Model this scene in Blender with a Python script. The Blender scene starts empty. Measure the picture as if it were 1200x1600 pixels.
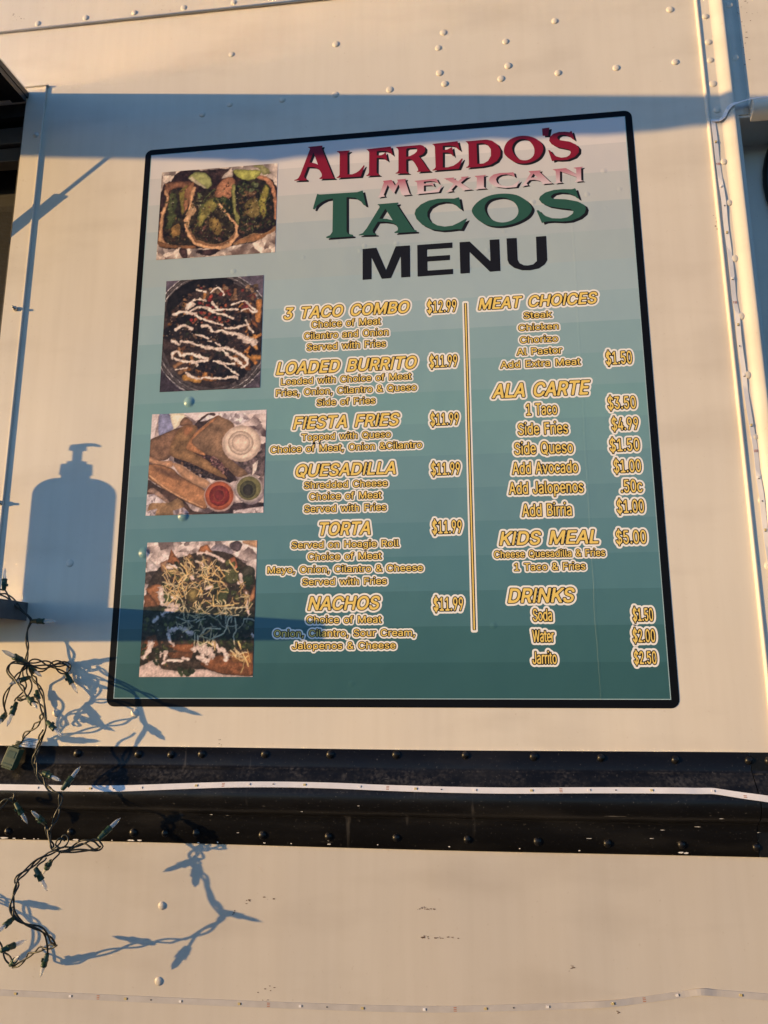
import bpy, bmesh, math, random
import numpy as np
from mathutils import Vector, Matrix

# ------------------------------------------------------------------ camera, sky, sun, exposure
SC = bpy.context.scene
COL = SC.collection
# wall frame: X right, Z up, wall plane y=0, the street side is y<0 (depth d means y=-d)
CAM = np.array([0.57447542, 0.06047469, 1.15510311])          # X, Z, depth
ROT = np.array([[0.99353599, -0.00269358, -0.11348558],       # image right
                [-0.02577857, -0.97895344, -0.20244909],      # image down
                [-0.11055179, 0.20406596, -0.97269491]])      # forward, as (X, Z, depth)
FPX = 1160.0
cam_d = bpy.data.cameras.new('camera')
cam = bpy.data.objects.new('camera', cam_d)
COL.objects.link(cam)
def tob(v): return Vector((v[0], -v[2], v[1]))
_r, _u, _b = tob(ROT[0]), -tob(ROT[1]), -tob(ROT[2])
cam.matrix_world = Matrix(((_r.x, _u.x, _b.x, CAM[0]), (_r.y, _u.y, _b.y, -CAM[2]), (_r.z, _u.z, _b.z, CAM[1]), (0, 0, 0, 1)))
cam_d.sensor_fit = 'HORIZONTAL'
cam_d.sensor_width = 36.0
cam_d.lens = 36.0 * FPX / 1200.0
cam_d.clip_start = 0.02
cam_d.clip_end = 2000.0
SC.camera = cam

SX, SZ = 2.1, 0.15                       # per metre of depth the light moves SX to the right and SZ down
LDIR = Vector((SX, 1.0, -SZ)).normalized()
SUN_EL = math.asin(SZ / math.sqrt(SX * SX + 1 + SZ * SZ))
SUN_AZ = math.atan2(-SX, -1.0)
sun_d = bpy.data.lights.new('sun', 'SUN')
sun_d.energy = 2.35
sun_d.angle = math.radians(0.5)
sun_d.color = (1.0, 0.630, 0.25)
sun = bpy.data.objects.new('sun', sun_d)
sun.rotation_mode = 'QUATERNION'
sun.rotation_quaternion = LDIR.to_track_quat('-Z', 'Y')
sun.location = (-4, -3, 2)
COL.objects.link(sun)
world = bpy.data.worlds.new("World")
SC.world = world
world.use_nodes = True
_nt = world.node_tree
_bg = _nt.nodes['Background']
_sky = _nt.nodes.new('ShaderNodeTexSky')
_sky.sky_type = 'NISHITA'
_sky.sun_disc = False
_sky.sun_elevation = SUN_EL
_sky.sun_rotation = SUN_AZ
_sky.ozone_density = 2.8
_sky.dust_density = 0.2
_sky.air_density = 0.65
_nt.links.new(_sky.outputs[0], _bg.inputs['Color'])
_bg.inputs['Strength'].default_value = 0.15
SC.view_settings.view_transform = 'Standard'
SC.view_settings.look = 'None'
SC.view_settings.gamma = 1.0
SC.view_settings.exposure = 1.35
SC.cycles.blur_glossy = 0.0
SC.cycles.sample_clamp_indirect = 0.0

# ------------------------------------------------------------------ helpers
def at(px, py, d=0.0):
    """point at depth d in front of the wall that the photograph shows at pixel (px, py)"""
    ray = np.array([(px - 600.0) / FPX, (py - 800.0) / FPX, 1.0]) @ ROT
    t = (d - CAM[2]) / ray[2]
    p = CAM + ray * t
    return Vector((p[0], -d, p[1]))
def wxz(px, py, d=0.0):
    p = at(px, py, d)
    return p.x, p.z
def lin(c):
    c = np.asarray(c, float) / 255.0
    return np.where(c <= 0.04045, c / 12.92, ((c + 0.055) / 1.055) ** 2.4)
ILLUM = np.array([0.91, 0.718, 0.574])     # low warm evening sun on the wall
def alb(*c):
    """surface colour of something that the evening sun shows as this sRGB colour"""
    v = np.clip(lin(c) / ILLUM, 0.004, 0.88)
    return (float(v[0]), float(v[1]), float(v[2]), 1.0)

def new_mat(name):
    m = bpy.data.materials.new(name)
    m.use_nodes = True
    return m, m.node_tree, m.node_tree.nodes['Principled BSDF']
def mat(name, color, rough=0.5, metal=0.0, noise=0.0, scale=40.0, bump=0.0, bscale=80.0, coat=0.0, spec=0.5, rvar=0.0, stretch=(1, 1, 1)):
    m, nt, b = new_mat(name)
    b.inputs['Roughness'].default_value = rough
    b.inputs['Metallic'].default_value = metal
    b.inputs['Coat Weight'].default_value = coat
    b.inputs['Specular IOR Level'].default_value = spec
    b.inputs['Base Color'].default_value = color
    tc = nt.nodes.new('ShaderNodeTexCoord')
    mp = nt.nodes.new('ShaderNodeMapping')
    mp.inputs['Scale'].default_value = stretch
    nt.links.new(tc.outputs['Object'], mp.inputs['Vector'])
    if noise > 0 or rvar > 0:
        n = nt.nodes.new('ShaderNodeTexNoise')
        n.inputs['Scale'].default_value = scale
        n.inputs['Detail'].default_value = 6
        nt.links.new(mp.outputs[0], n.inputs['Vector'])
        if noise > 0:
            r = nt.nodes.new('ShaderNodeValToRGB')
            r.color_ramp.elements[0].position = 0.3
            r.color_ramp.elements[1].position = 0.7
            r.color_ramp.elements[0].color = [max(0, c * (1 - noise)) for c in color[:3]] + [1]
            r.color_ramp.elements[1].color = [min(0.9, c * (1 + noise)) for c in color[:3]] + [1]
            nt.links.new(n.outputs['Fac'], r.inputs['Fac'])
            nt.links.new(r.outputs['Color'], b.inputs['Base Color'])
        if rvar > 0:
            mr = nt.nodes.new('ShaderNodeMapRange')
            mr.inputs['To Min'].default_value = max(0.02, rough - rvar)
            mr.inputs['To Max'].default_value = min(1, rough + rvar)
            nt.links.new(n.outputs['Fac'], mr.inputs['Value'])
            nt.links.new(mr.outputs[0], b.inputs['Roughness'])
    if bump > 0:
        n2 = nt.nodes.new('ShaderNodeTexNoise')
        n2.inputs['Scale'].default_value = bscale
        n2.inputs['Detail'].default_value = 4
        nt.links.new(mp.outputs[0], n2.inputs['Vector'])
        bp = nt.nodes.new('ShaderNodeBump')
        bp.inputs['Strength'].default_value = bump
        bp.inputs['Distance'].default_value = 0.002
        nt.links.new(n2.outputs['Fac'], bp.inputs['Height'])
        nt.links.new(bp.outputs[0], b.inputs['Normal'])
    return m

def empty(name, loc=(0, 0, 0), parent=None):
    o = bpy.data.objects.new(name, None)
    o.empty_display_size = 0.05
    COL.objects.link(o)
    o.location = loc
    if parent: o.parent = parent
    return o
def tag(o, label=None, cat=None, group=None, kind=None):
    if label: o['label'] = label
    if cat: o['category'] = cat
    if group: o['group'] = group
    if kind: o['kind'] = kind
    return o
def link(name, mesh, parent=None, label=None):
    o = bpy.data.objects.new(name, mesh)
    COL.objects.link(o)
    if parent:
        o.parent = parent
        o.matrix_parent_inverse = parent_inv(parent)
    if label: o['label'] = label
    return o
def parent_inv(p):
    m = Matrix.Identity(4)
    chain = []
    while p:
        chain.append(p)
        p = p.parent
    for q in reversed(chain):
        m = m @ q.matrix_parent_inverse @ Matrix.Translation(q.location) @ q.rotation_euler.to_matrix().to_4x4()
    return m.inverted()
class MB:
    def __init__(s): s.v = []; s.f = []; s.m = []; s.sm = []
    def add(s, vs, fs, mi=0, smooth=False):
        k = len(s.v)
        s.v += [tuple(v) for v in vs]
        for f in fs:
            s.f.append(tuple(i + k for i in f)); s.m.append(mi); s.sm.append(smooth)
        return s
    def box(s, x0, x1, d0, d1, z0, z1, mi=0):
        """d = depth in front of the wall"""
        vs = [(x, -d, z) for z in (z0, z1) for d in (d0, d1) for x in (x0, x1)]
        if d1 < d0: raise ValueError('box')
        fs = [(0, 1, 3, 2), (4, 6, 7, 5), (0, 4, 5, 1), (2, 3, 7, 6), (0, 2, 6, 4), (1, 5, 7, 3)]
        fs = [tuple(reversed(f)) for f in fs]
        return s.add(vs, fs, mi)
    def tube(s, pts, r, n=8, mi=0, caps=True, radii=None):
        pts = [Vector(p) for p in pts]
        vs, fs = [], []
        T0 = (pts[1] - pts[0]).normalized()
        up = Vector((0, 0, 1)) if abs(T0.z) < 0.9 else Vector((1, 0, 0))
        nrm = (up - T0 * up.dot(T0)).normalized()
        for i, p in enumerate(pts):
            T = (pts[min(i + 1, len(pts) - 1)] - pts[max(i - 1, 0)])
            if T.length < 1e-9: T = T0
            T.normalize()
            nrm = nrm - T * nrm.dot(T)
            nrm = nrm.normalized() if nrm.length > 1e-6 else T.orthogonal().normalized()
            bn = T.cross(nrm)
            rr = radii[i] if radii else r
            for k in range(n):
                a = 2 * math.pi * k / n
                vs.append(p + (nrm * math.cos(a) + bn * math.sin(a)) * rr)
        for i in range(len(pts) - 1):
            for k in range(n):
                a, b = i * n + k, i * n + (k + 1) % n
                fs.append((a, b, b + n, a + n))
        if caps:
            fs.append(tuple(range(n - 1, -1, -1)))
            fs.append(tuple((len(pts) - 1) * n + k for k in range(n)))
        return s.add(vs, fs, mi, True)
    def lathe(s, base, axis, prof, n=14, mi=0, smooth=True):
        """prof: list of (distance along axis, radius)"""
        axis = Vector(axis).normalized()
        pts = [Vector(base) + axis * h for h, r in prof]
        a = axis.orthogonal().normalized(); b = axis.cross(a)
        vs = []; fs = []
        for p, (h, r) in zip(pts, prof):
            for k in range(n):
                t = 2 * math.pi * k / n
                vs.append(p + (a * math.cos(t) + b * math.sin(t)) * max(r, 1e-5))
        for i in range(len(prof) - 1):
            for k in range(n):
                q, w = i * n + k, i * n + (k + 1) % n
                fs.append((q, w, w + n, q + n))
        fs.append(tuple(range(n - 1, -1, -1)))
        fs.append(tuple((len(prof) - 1) * n + k for k in range(n)))
        return s.add(vs, fs, mi, smooth)
    def dome(s, c, r, h, n=16, rings=5, mi=0, out=(0, -1, 0)):
        prof = []
        for i in range(rings + 1):
            t = math.pi / 2 * i / rings
            prof.append((h * math.sin(t), r * math.cos(t)))
        prof = [(-0.002, r)] + prof
        return s.lathe(c, out, prof, n, mi)
    def mesh(s, name, *mats):
        me = bpy.data.meshes.new(name)
        me.from_pydata(s.v, [], s.f)
        for m in mats: me.materials.append(m)
        me.polygons.foreach_set('material_index', s.m)
        me.polygons.foreach_set('use_smooth', s.sm)
        me.update()
        return me
    def build(s, name, parent, *mats, label=None, bevel=0.0):
        o = link(name, s.mesh(name, *mats), parent, label)
        if bevel:
            b = o.modifiers.new('bevel', 'BEVEL'); b.width = bevel; b.segments = 2; b.limit_method = 'ANGLE'
            b.angle_limit = math.radians(40)
        return o

def catmull(pts, step=4, closed=False):
    pts = [np.array(p, float) for p in pts]
    out = []
    n = len(pts)
    rng = range(n if closed else n - 1)
    for i in rng:
        p1, p2 = pts[i], pts[(i + 1) % n]
        p0 = pts[i - 1] if (i > 0 or closed) else p1
        p3 = pts[(i + 2) % n] if (i + 2 < n or closed) else p2
        for k in range(step):
            t = k / step
            out.append(0.5 * ((2 * p1) + (-p0 + p2) * t + (2 * p0 - 5 * p1 + 4 * p2 - p3) * t * t + (-p0 + 3 * p1 - 3 * p2 + p3) * t ** 3))
    if not closed: out.append(pts[-1])
    return out

# distance to a set of closed outlines, negative inside (non-zero winding)
def sdf(X, Y, loops):
    d = np.full(X.shape, 1e9)
    w = np.zeros(X.shape, int)
    for L in loops:
        n = len(L)
        for i in range(n):
            ax, ay = L[i]; bx, by = L[(i + 1) % n]
            ex, ey = bx - ax, by - ay
            px, py = X - ax, Y - ay
            l2 = ex * ex + ey * ey
            if l2 < 1e-14: continue
            t = np.clip((px * ex + py * ey) / l2, 0, 1)
            qx, qy = px - t * ex, py - t * ey
            np.minimum(d, qx * qx + qy * qy, out=d)
            cr = ex * py - ey * px
            w += ((ay <= Y) & (by > Y) & (cr > 0)).astype(int)
            w -= ((ay > Y) & (by <= Y) & (cr < 0)).astype(int)
    d = np.sqrt(d)
    return np.where(w != 0, -d, d)

def field_mesh(mb, V, x0, z0, h, level, depth, mi):
    """flat sheet where V < level, on the plane y=-depth"""
    ny, nx = V.shape
    I = V < level
    cnt = I[:-1, :-1].astype(int) + I[:-1, 1:] + I[1:, 1:] + I[1:, :-1]
    for j in range(ny - 1):
        row = cnt[j]
        i = 0
        nz = np.nonzero(row)[0]
        if len(nz) == 0: continue
        k = 0
        while k < len(nz):
            i = int(nz[k])
            if row[i] == 4:
                e = i
                while e + 1 < nx - 1 and row[e + 1] == 4: e += 1
                xa, xb, za, zb = x0 + i * h, x0 + (e + 1) * h, z0 + j * h, z0 + (j + 1) * h
                mb.add([(xa, -depth, za), (xb, -depth, za), (xb, -depth, zb), (xa, -depth, zb)], [(0, 1, 2, 3)], mi)
                k += e - i + 1
                continue
            cs = [(i, j), (i + 1, j), (i + 1, j + 1), (i, j + 1)]
            vals = [V[c[1], c[0]] - level for c in cs]
            poly = []
            for q in range(4):
                a, b = vals[q], vals[(q + 1) % 4]
                ca, cb = cs[q], cs[(q + 1) % 4]
                if a < 0: poly.append((ca[0], ca[1]))
                if (a < 0) != (b < 0):
                    t = a / (a - b)
                    poly.append((ca[0] + (cb[0] - ca[0]) * t, ca[1] + (cb[1] - ca[1]) * t))
            if len(poly) >= 3:
                mb.add([(x0 + p[0] * h, -depth, z0 + p[1] * h) for p in poly], [tuple(range(len(poly)))], mi)
            k += 1

def vnoise(x, y, seed=0):
    xi = np.floor(x).astype(int); yi = np.floor(y).astype(int)
    xf = x - xi; yf = y - yi
    def hsh(a, b):
        n = (a * 374761393 + b * 668265263 + seed * 1442695041) & 0x7fffffff
        n = ((n ^ (n >> 13)) * 1274126177) & 0x7fffffff
        return ((n ^ (n >> 16)) & 0xffff) / 65535.0
    u = xf * xf * (3 - 2 * xf); v = yf * yf * (3 - 2 * yf)
    return (hsh(xi, yi) * (1 - u) + hsh(xi + 1, yi) * u) * (1 - v) + (hsh(xi, yi + 1) * (1 - u) + hsh(xi + 1, yi + 1) * u) * v
def fbm(x, y, seed=0, o=3):
    s = 0; a = 0.5; t = 0
    for k in range(o):
        s = s + a * vnoise(x * 2 ** k, y * 2 ** k, seed + k); t += a; a *= 0.55
    return s / t

# ------------------------------------------------------------------ materials
def paint_material(name, k, kb):
    m, nt, b = new_mat(name)
    tc = nt.nodes.new('ShaderNodeTexCoord')
    def noise(scale, stretch, detail=5):
        mp = nt.nodes.new('ShaderNodeMapping'); mp.inputs['Scale'].default_value = stretch
        n = nt.nodes.new('ShaderNodeTexNoise'); n.inputs['Scale'].default_value = scale; n.inputs['Detail'].default_value = detail
        nt.links.new(tc.outputs['Object'], mp.inputs['Vector']); nt.links.new(mp.outputs[0], n.inputs['Vector'])
        return n
    def ramp(src, p0, p1, c0, c1):
        r = nt.nodes.new('ShaderNodeValToRGB')
        r.color_ramp.elements[0].position = p0; r.color_ramp.elements[1].position = p1
        r.color_ramp.elements[0].color = c0; r.color_ramp.elements[1].color = c1
        nt.links.new(src.outputs['Fac'], r.inputs['Fac']); return r
    def mul(a, bb, fac=1.0):
        x = nt.nodes.new('ShaderNodeMix'); x.data_type = 'RGBA'; x.blend_type = 'MULTIPLY'
        x.inputs[0].default_value = fac
        nt.links.new(a.outputs[0] if a.type != 'MIX' else a.outputs[2], x.inputs[6])
        nt.links.new(bb.outputs[0], x.inputs[7])
        return x
    base = ramp(noise(2.2, (1, 1, 1)), 0.3, 0.7, (0.675 * k, 0.622 * k, 0.555 * k * kb, 1), (0.735 * k, 0.688 * k, 0.615 * k * kb, 1))
    streak = ramp(noise(9.0, (6, 1, 0.45), 6), 0.34, 0.62, (0.966, 0.962, 0.955, 1), (1, 1, 1, 1))
    speck = ramp(noise(160.0, (1, 1, 1), 3), 0.26, 0.34, (0.86, 0.83, 0.8, 1), (1, 1, 1, 1))
    smear = ramp(noise(5.0, (0.7, 1, 2.2), 8), 0.30, 0.48, (0.90, 0.89, 0.88, 1), (1, 1, 1, 1))
    a = mul(base, streak); a = mul(a, speck, 0.6); a = mul(a, smear)
    nt.links.new(a.outputs[2], b.inputs['Base Color'])
    rn = noise(14.0, (1, 1, 1))
    mr = nt.nodes.new('ShaderNodeMapRange'); mr.inputs['To Min'].default_value = 0.32; mr.inputs['To Max'].default_value = 0.5
    nt.links.new(rn.outputs['Fac'], mr.inputs['Value']); nt.links.new(mr.outputs[0], b.inputs['Roughness'])
    big = noise(3.0, (1, 1, 0.6), 2); fine = noise(420.0, (1, 1, 1), 2)
    ad = nt.nodes.new('ShaderNodeMath'); ad.operation = 'MULTIPLY_ADD'; ad.inputs[1].default_value = 0.012
    nt.links.new(fine.outputs['Fac'], ad.inputs[0]); nt.links.new(big.outputs['Fac'], ad.inputs[2])
    bp = nt.nodes.new('ShaderNodeBump'); bp.inputs['Strength'].default_value = 0.5; bp.inputs['Distance'].default_value = 0.012
    nt.links.new(ad.outputs[0], bp.inputs['Height']); nt.links.new(bp.outputs[0], b.inputs['Normal'])
    return m
M_PAINT = paint_material('white_truck_paint', 1.0, 1.0)
M_SKIRT = paint_material('darker_white_paint', 0.80, 1.02)  # same white paint, toned evenly darker for the panel below the rail

def rail_material():
    m, nt, b = new_mat('black_rail_paint')
    tc = nt.nodes.new('ShaderNodeTexCoord')
    def noise(scale, stretch, detail=5):
        mp = nt.nodes.new('ShaderNodeMapping'); mp.inputs['Scale'].default_value = stretch
        n = nt.nodes.new('ShaderNodeTexNoise'); n.inputs['Scale'].default_value = scale; n.inputs['Detail'].default_value = detail
        nt.links.new(tc.outputs['Object'], mp.inputs['Vector']); nt.links.new(mp.outputs[0], n.inputs['Vector'])
        return n
    def ramp(src, p0, p1):
        r = nt.nodes.new('ShaderNodeMapRange'); r.inputs['From Min'].default_value = p0; r.inputs['From Max'].default_value = p1
        nt.links.new(src.outputs['Fac'], r.inputs['Value']); return r
    def mixc(a_socket, col, fac):
        x = nt.nodes.new('ShaderNodeMix'); x.data_type = 'RGBA'
        nt.links.new(fac.outputs[0], x.inputs[0])
        if isinstance(a_socket, tuple): x.inputs[6].default_value = a_socket
        else: nt.links.new(a_socket, x.inputs[6])
        x.inputs[7].default_value = col
        return x.outputs[2]
    dust = ramp(noise(6.0, (1, 1, 5), 8), 0.5, 0.85)
    c = mixc((0.006, 0.006, 0.0068, 1), (0.022, 0.021, 0.021, 1), dust)
    grit = ramp(noise(300.0, (1, 1, 1), 2), 0.66, 0.78)
    c = mixc(c, (0.075, 0.072, 0.07, 1), grit)
    scr = ramp(noise(60.0, (0.35, 1, 9), 2), 0.775, 0.79)
    c = mixc(c, (0.22, 0.21, 0.20, 1), scr)
    drip = ramp(noise(26.0, (1.6, 1, 0.12), 3), 0.70, 0.76)
    c = mixc(c, (0.05, 0.047, 0.045, 1), drip)
    ge = nt.nodes.new('ShaderNodeNewGeometry'); sp = nt.nodes.new('ShaderNodeSeparateXYZ'); nt.links.new(ge.outputs['True Normal'], sp.inputs[0])
    upf = nt.nodes.new('ShaderNodeMapRange'); upf.inputs['From Min'].default_value = 0.28; upf.inputs['From Max'].default_value = 0.66
    nt.links.new(sp.outputs[2], upf.inputs['Value'])
    dn = ramp(noise(22.0, (1, 1, 1.6), 9), 0.36, 0.74)
    g2 = ramp(noise(190.0, (1, 1, 1), 3), 0.40, 0.72)
    ml = nt.nodes.new('ShaderNodeMath'); ml.operation = 'MULTIPLY'; nt.links.new(dn.outputs[0], ml.inputs[0]); nt.links.new(g2.outputs[0], ml.inputs[1])
    m2 = nt.nodes.new('ShaderNodeMath'); m2.operation = 'MULTIPLY'; nt.links.new(ml.outputs[0], m2.inputs[0]); nt.links.new(upf.outputs[0], m2.inputs[1])
    c = mixc(c, (0.095, 0.088, 0.085, 1), m2)
    nt.links.new(c, b.inputs['Base Color'])
    rr = nt.nodes.new('ShaderNodeMapRange'); rr.inputs['To Min'].default_value = 0.22; rr.inputs['To Max'].default_value = 0.45; b.inputs['Specular IOR Level'].default_value = 0.32
    rn = noise(18.0, (1, 1, 2)); nt.links.new(rn.outputs['Fac'], rr.inputs['Value']); nt.links.new(rr.outputs[0], b.inputs['Roughness'])
    bn = noise(90.0, (1, 1, 1), 3)
    bp = nt.nodes.new('ShaderNodeBump'); bp.inputs['Strength'].default_value = 0.12; bp.inputs['Distance'].default_value = 0.003
    nt.links.new(bn.outputs['Fac'], bp.inputs['Height']); nt.links.new(bp.outputs[0], b.inputs['Normal'])
    return m
M_RAIL = rail_material()

BAND0, BANDH = 0.012, 0.0545
BAND_COLS = [(1.0, (212, 188, 174)), (0.953, (205, 182, 168)), (0.907, (192, 173, 161)), (0.85, (177, 166, 155)), (0.80, (164, 160, 153)), (0.74, (157, 157, 150)),
             (0.67, (152, 158, 154)), (0.585, (131, 146, 142)), (0.47, (112, 137, 132)), (0.345, (101, 125, 125)), (0.22, (82, 112, 113)), (0.085, (57, 88, 86)), (0.0, (47, 77, 75))]
def vinyl_bump(nt, b, strength=0.8):
    tc = nt.nodes.new('ShaderNodeTexCoord')
    n = nt.nodes.new('ShaderNodeTexNoise'); n.inputs['Scale'].default_value = 7.0; n.inputs['Detail'].default_value = 3
    nt.links.new(tc.outputs['Object'], n.inputs['Vector'])
    v = nt.nodes.new('ShaderNodeTexVoronoi'); v.inputs['Scale'].default_value = 26.0
    nt.links.new(tc.outputs['Object'], v.inputs['Vector'])
    sm = nt.nodes.new('ShaderNodeMapRange'); sm.inputs['From Min'].default_value = 0.0; sm.inputs['From Max'].default_value = 0.16
    sm.inputs['To Min'].default_value = 1.0; sm.inputs['To Max'].default_value = 0.0
    nt.links.new(v.outputs['Distance'], sm.inputs['Value'])
    n3 = nt.nodes.new('ShaderNodeTexNoise'); n3.inputs['Scale'].default_value = 3.3
    nt.links.new(tc.outputs['Object'], n3.inputs['Vector'])
    gate = nt.nodes.new('ShaderNodeMapRange'); gate.inputs['From Min'].default_value = 0.54; gate.inputs['From Max'].default_value = 0.66
    nt.links.new(n3.outputs['Fac'], gate.inputs['Value'])
    mu = nt.nodes.new('ShaderNodeMath'); mu.operation = 'MULTIPLY'
    nt.links.new(sm.outputs[0], mu.inputs[0]); nt.links.new(gate.outputs[0], mu.inputs[1])
    # seam of the wall sheet telegraphing through the vinyl
    sx = nt.nodes.new('ShaderNodeSeparateXYZ'); nt.links.new(tc.outputs['Object'], sx.inputs[0])
    nz = nt.nodes.new('ShaderNodeTexNoise'); nz.inputs['Scale'].default_value = 9.0
    nt.links.new(tc.outputs['Object'], nz.inputs['Vector'])
    wob = nt.nodes.new('ShaderNodeMath'); wob.operation = 'MULTIPLY_ADD'; wob.inputs[1].default_value = 0.006
    nt.links.new(nz.outputs['Fac'], wob.inputs[0]); nt.links.new(sx.outputs[0], wob.inputs[2])
    seam = nt.nodes.new('ShaderNodeMath'); seam.operation = 'COMPARE'; seam.inputs[1].default_value = 0.767; seam.inputs[2].default_value = 0.0016
    nt.links.new(wob.outputs[0], seam.inputs[0])
    a1 = nt.nodes.new('ShaderNodeMath'); a1.operation = 'MULTIPLY_ADD'; a1.inputs[1].default_value = 0.28
    nt.links.new(mu.outputs[0], a1.inputs[0]); nt.links.new(n.outputs['Fac'], a1.inputs[2])
    a2 = nt.nodes.new('ShaderNodeMath'); a2.operation = 'MULTIPLY_ADD'; a2.inputs[1].default_value = 0.03
    nt.links.new(seam.outputs[0], a2.inputs[0]); nt.links.new(a1.outputs[0], a2.inputs[2])
    bp = nt.nodes.new('ShaderNodeBump'); bp.inputs['Strength'].default_value = strength; bp.inputs['Distance'].default_value = 0.004
    nt.links.new(a2.outputs[0], bp.inputs['Height']); nt.links.new(bp.outputs[0], b.inputs['Normal'])
def menu_material():
    m, nt, b = new_mat('printed_vinyl_teal')
    tc = nt.nodes.new('ShaderNodeTexCoord')
    sx = nt.nodes.new('ShaderNodeSeparateXYZ'); nt.links.new(tc.outputs['Object'], sx.inputs[0])
    def math_(op, a, v1=None, v2=None):
        x = nt.nodes.new('ShaderNodeMath'); x.operation = op
        nt.links.new(a, x.inputs[0])
        if v1 is not None: x.inputs[1].default_value = v1
        if v2 is not None: x.inputs[2].default_value = v2
        return x.outputs[0]
    t = math_('SUBTRACT', sx.outputs[2], BAND0)
    t = math_('DIVIDE', t, BANDH)
    fl = math_('FLOOR', t)
    fr = math_('FRACT', t)
    fr = math_('MULTIPLY', fr, 0.12)
    s = nt.nodes.new('ShaderNodeMath'); s.operation = 'ADD'
    nt.links.new(fl, s.inputs[0]); nt.links.new(fr, s.inputs[1])
    t = math_('ADD', s.outputs[0], 0.44)
    t = math_('MULTIPLY', t, BANDH)
    t = math_('ADD', t, BAND0)
    r = nt.nodes.new('ShaderNodeValToRGB')
    el = r.color_ramp.elements
    cs = sorted(BAND_COLS)
    el[0].position = cs[0][0]; el[0].color = alb(*cs[0][1])
    el[1].position = cs[-1][0]; el[1].color = alb(*cs[-1][1])
    for p, c in cs[1:-1]:
        e = el.new(p); e.color = alb(*c)
    nt.links.new(t, r.inputs['Fac'])
    nt.links.new(r.outputs[0], b.inputs['Base Color'])
    b.inputs['Roughness'].default_value = 0.32
    b.inputs['Specular IOR Level'].default_value = 0.25
    vinyl_bump(nt, b)
    return m
M_MENU = menu_material()
def vinyl(name, col, rough=0.32):
    m, nt, b = new_mat(name)
    b.inputs['Base Color'].default_value = col
    b.inputs['Roughness'].default_value = rough
    b.inputs['Specular IOR Level'].default_value = 0.22
    vinyl_bump(nt, b, 0.35)
    return m
M_BORDER = vinyl('printed_vinyl_black', (0.005, 0.0055, 0.008, 1), 0.36)
M_BORDER.node_tree.nodes['Principled BSDF'].inputs['Specular IOR Level'].default_value = 0.10
M_INK = vinyl('black_ink', (0.012, 0.011, 0.012, 1))
M_GOLD = vinyl('gold_ink', alb(226, 178, 88))
M_HALO = vinyl('white_ink', (0.86, 0.86, 0.88, 1))
M_RED = vinyl('red_ink', alb(126, 23, 37))
M_GREEN = vinyl('green_ink', alb(45, 75, 59))
M_KEYLINE = vinyl('grey_keyline', alb(150, 160, 155))
def pink_material():
    m, nt, b = new_mat('pink_fade_ink')
    tc = nt.nodes.new('ShaderNodeTexCoord')
    sx = nt.nodes.new('ShaderNodeSeparateXYZ'); nt.links.new(tc.outputs['Object'], sx.inputs[0])
    mr = nt.nodes.new('ShaderNodeMapRange'); mr.inputs['From Min'].default_value = 0.872; mr.inputs['From Max'].default_value = 0.902
    nt.links.new(sx.outputs[2], mr.inputs['Value'])
    r = nt.nodes.new('ShaderNodeValToRGB')
    r.color_ramp.elements[0].color = alb(206, 170, 162); r.color_ramp.elements[1].color = alb(162, 50, 66)
    nt.links.new(mr.outputs[0], r.inputs['Fac']); nt.links.new(r.outputs[0], b.inputs['Base Color'])
    b.inputs['Roughness'].default_value = 0.32
    return m
M_PINK = pink_material()
def photo_material():
    m, nt, b = new_mat('printed_photo')
    a = nt.nodes.new('ShaderNodeAttribute'); a.attribute_name = 'print'
    nt.links.new(a.outputs['Color'], b.inputs['Base Color'])
    b.inputs['Roughness'].default_value = 0.34
    b.inputs['Specular IOR Level'].default_value = 0.25
    vinyl_bump(nt, b, 0.3)
    return m
M_PHOTO = photo_material()
M_ALU = mat('brushed_aluminium_trim', (0.62, 0.60, 0.58, 1), 0.38, 0.0, noise=0.12, scale=30, stretch=(8, 1, 0.6), bump=0.05)
M_DARK = mat('dark_window_frame', (0.02, 0.02, 0.021, 1), 0.45, noise=0.3, scale=60)
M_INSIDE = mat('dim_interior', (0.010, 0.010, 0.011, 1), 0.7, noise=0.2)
M_BRONZE = mat('bronze_window_bar', (0.10, 0.095, 0.09, 1), 0.4, 0.3, noise=0.15)
M_STEEL = mat('brushed_steel_shelf', (0.62, 0.60, 0.57, 1), 0.20, 1.0, noise=0.06, scale=20, stretch=(1, 12, 1), bump=0.04, bscale=50)
M_DULLSTEEL = mat('dull_grey_steel', (0.10, 0.10, 0.105, 1), 0.45, 0.3, noise=0.2)
M_FLAP = mat('glossy_hatch_skin', (0.72, 0.70, 0.67, 1), 0.28, 0.8, bump=0.06, bscale=9)
M_FLAPDARK = mat('black_hatch_frame', (0.012, 0.012, 0.013, 1), 0.35, noise=0.3)
M_SCREW = mat('zinc_screw', (0.5, 0.48, 0.45, 1), 0.35, 0.9, noise=0.15, scale=300)
M_LED = mat('white_led_tape', (0.78, 0.77, 0.80, 1), 0.4, noise=0.05, scale=60)
M_LEDDULL = mat('weathered_led_tape', (0.48, 0.46, 0.46, 1), 0.35, noise=0.08, scale=50)
M_CHIP = mat('led_chip_yellow', (0.55, 0.45, 0.22, 1), 0.35)
M_CHIPD = mat('led_resistor_black', (0.03, 0.03, 0.03, 1), 0.4)
M_COPPER = mat('copper_solder_pad', (0.42, 0.17, 0.10, 1), 0.4)
M_WIRE = mat('dark_green_wire', (0.012, 0.016, 0.013, 1), 0.38, noise=0.3, scale=90)
M_SOCK = mat('green_socket_plastic', (0.018, 0.052, 0.030, 1), 0.42, noise=0.25, scale=200)
M_PLUG = mat('pale_green_plug', (0.055, 0.085, 0.045, 1), 0.45, noise=0.25, scale=200)
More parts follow.
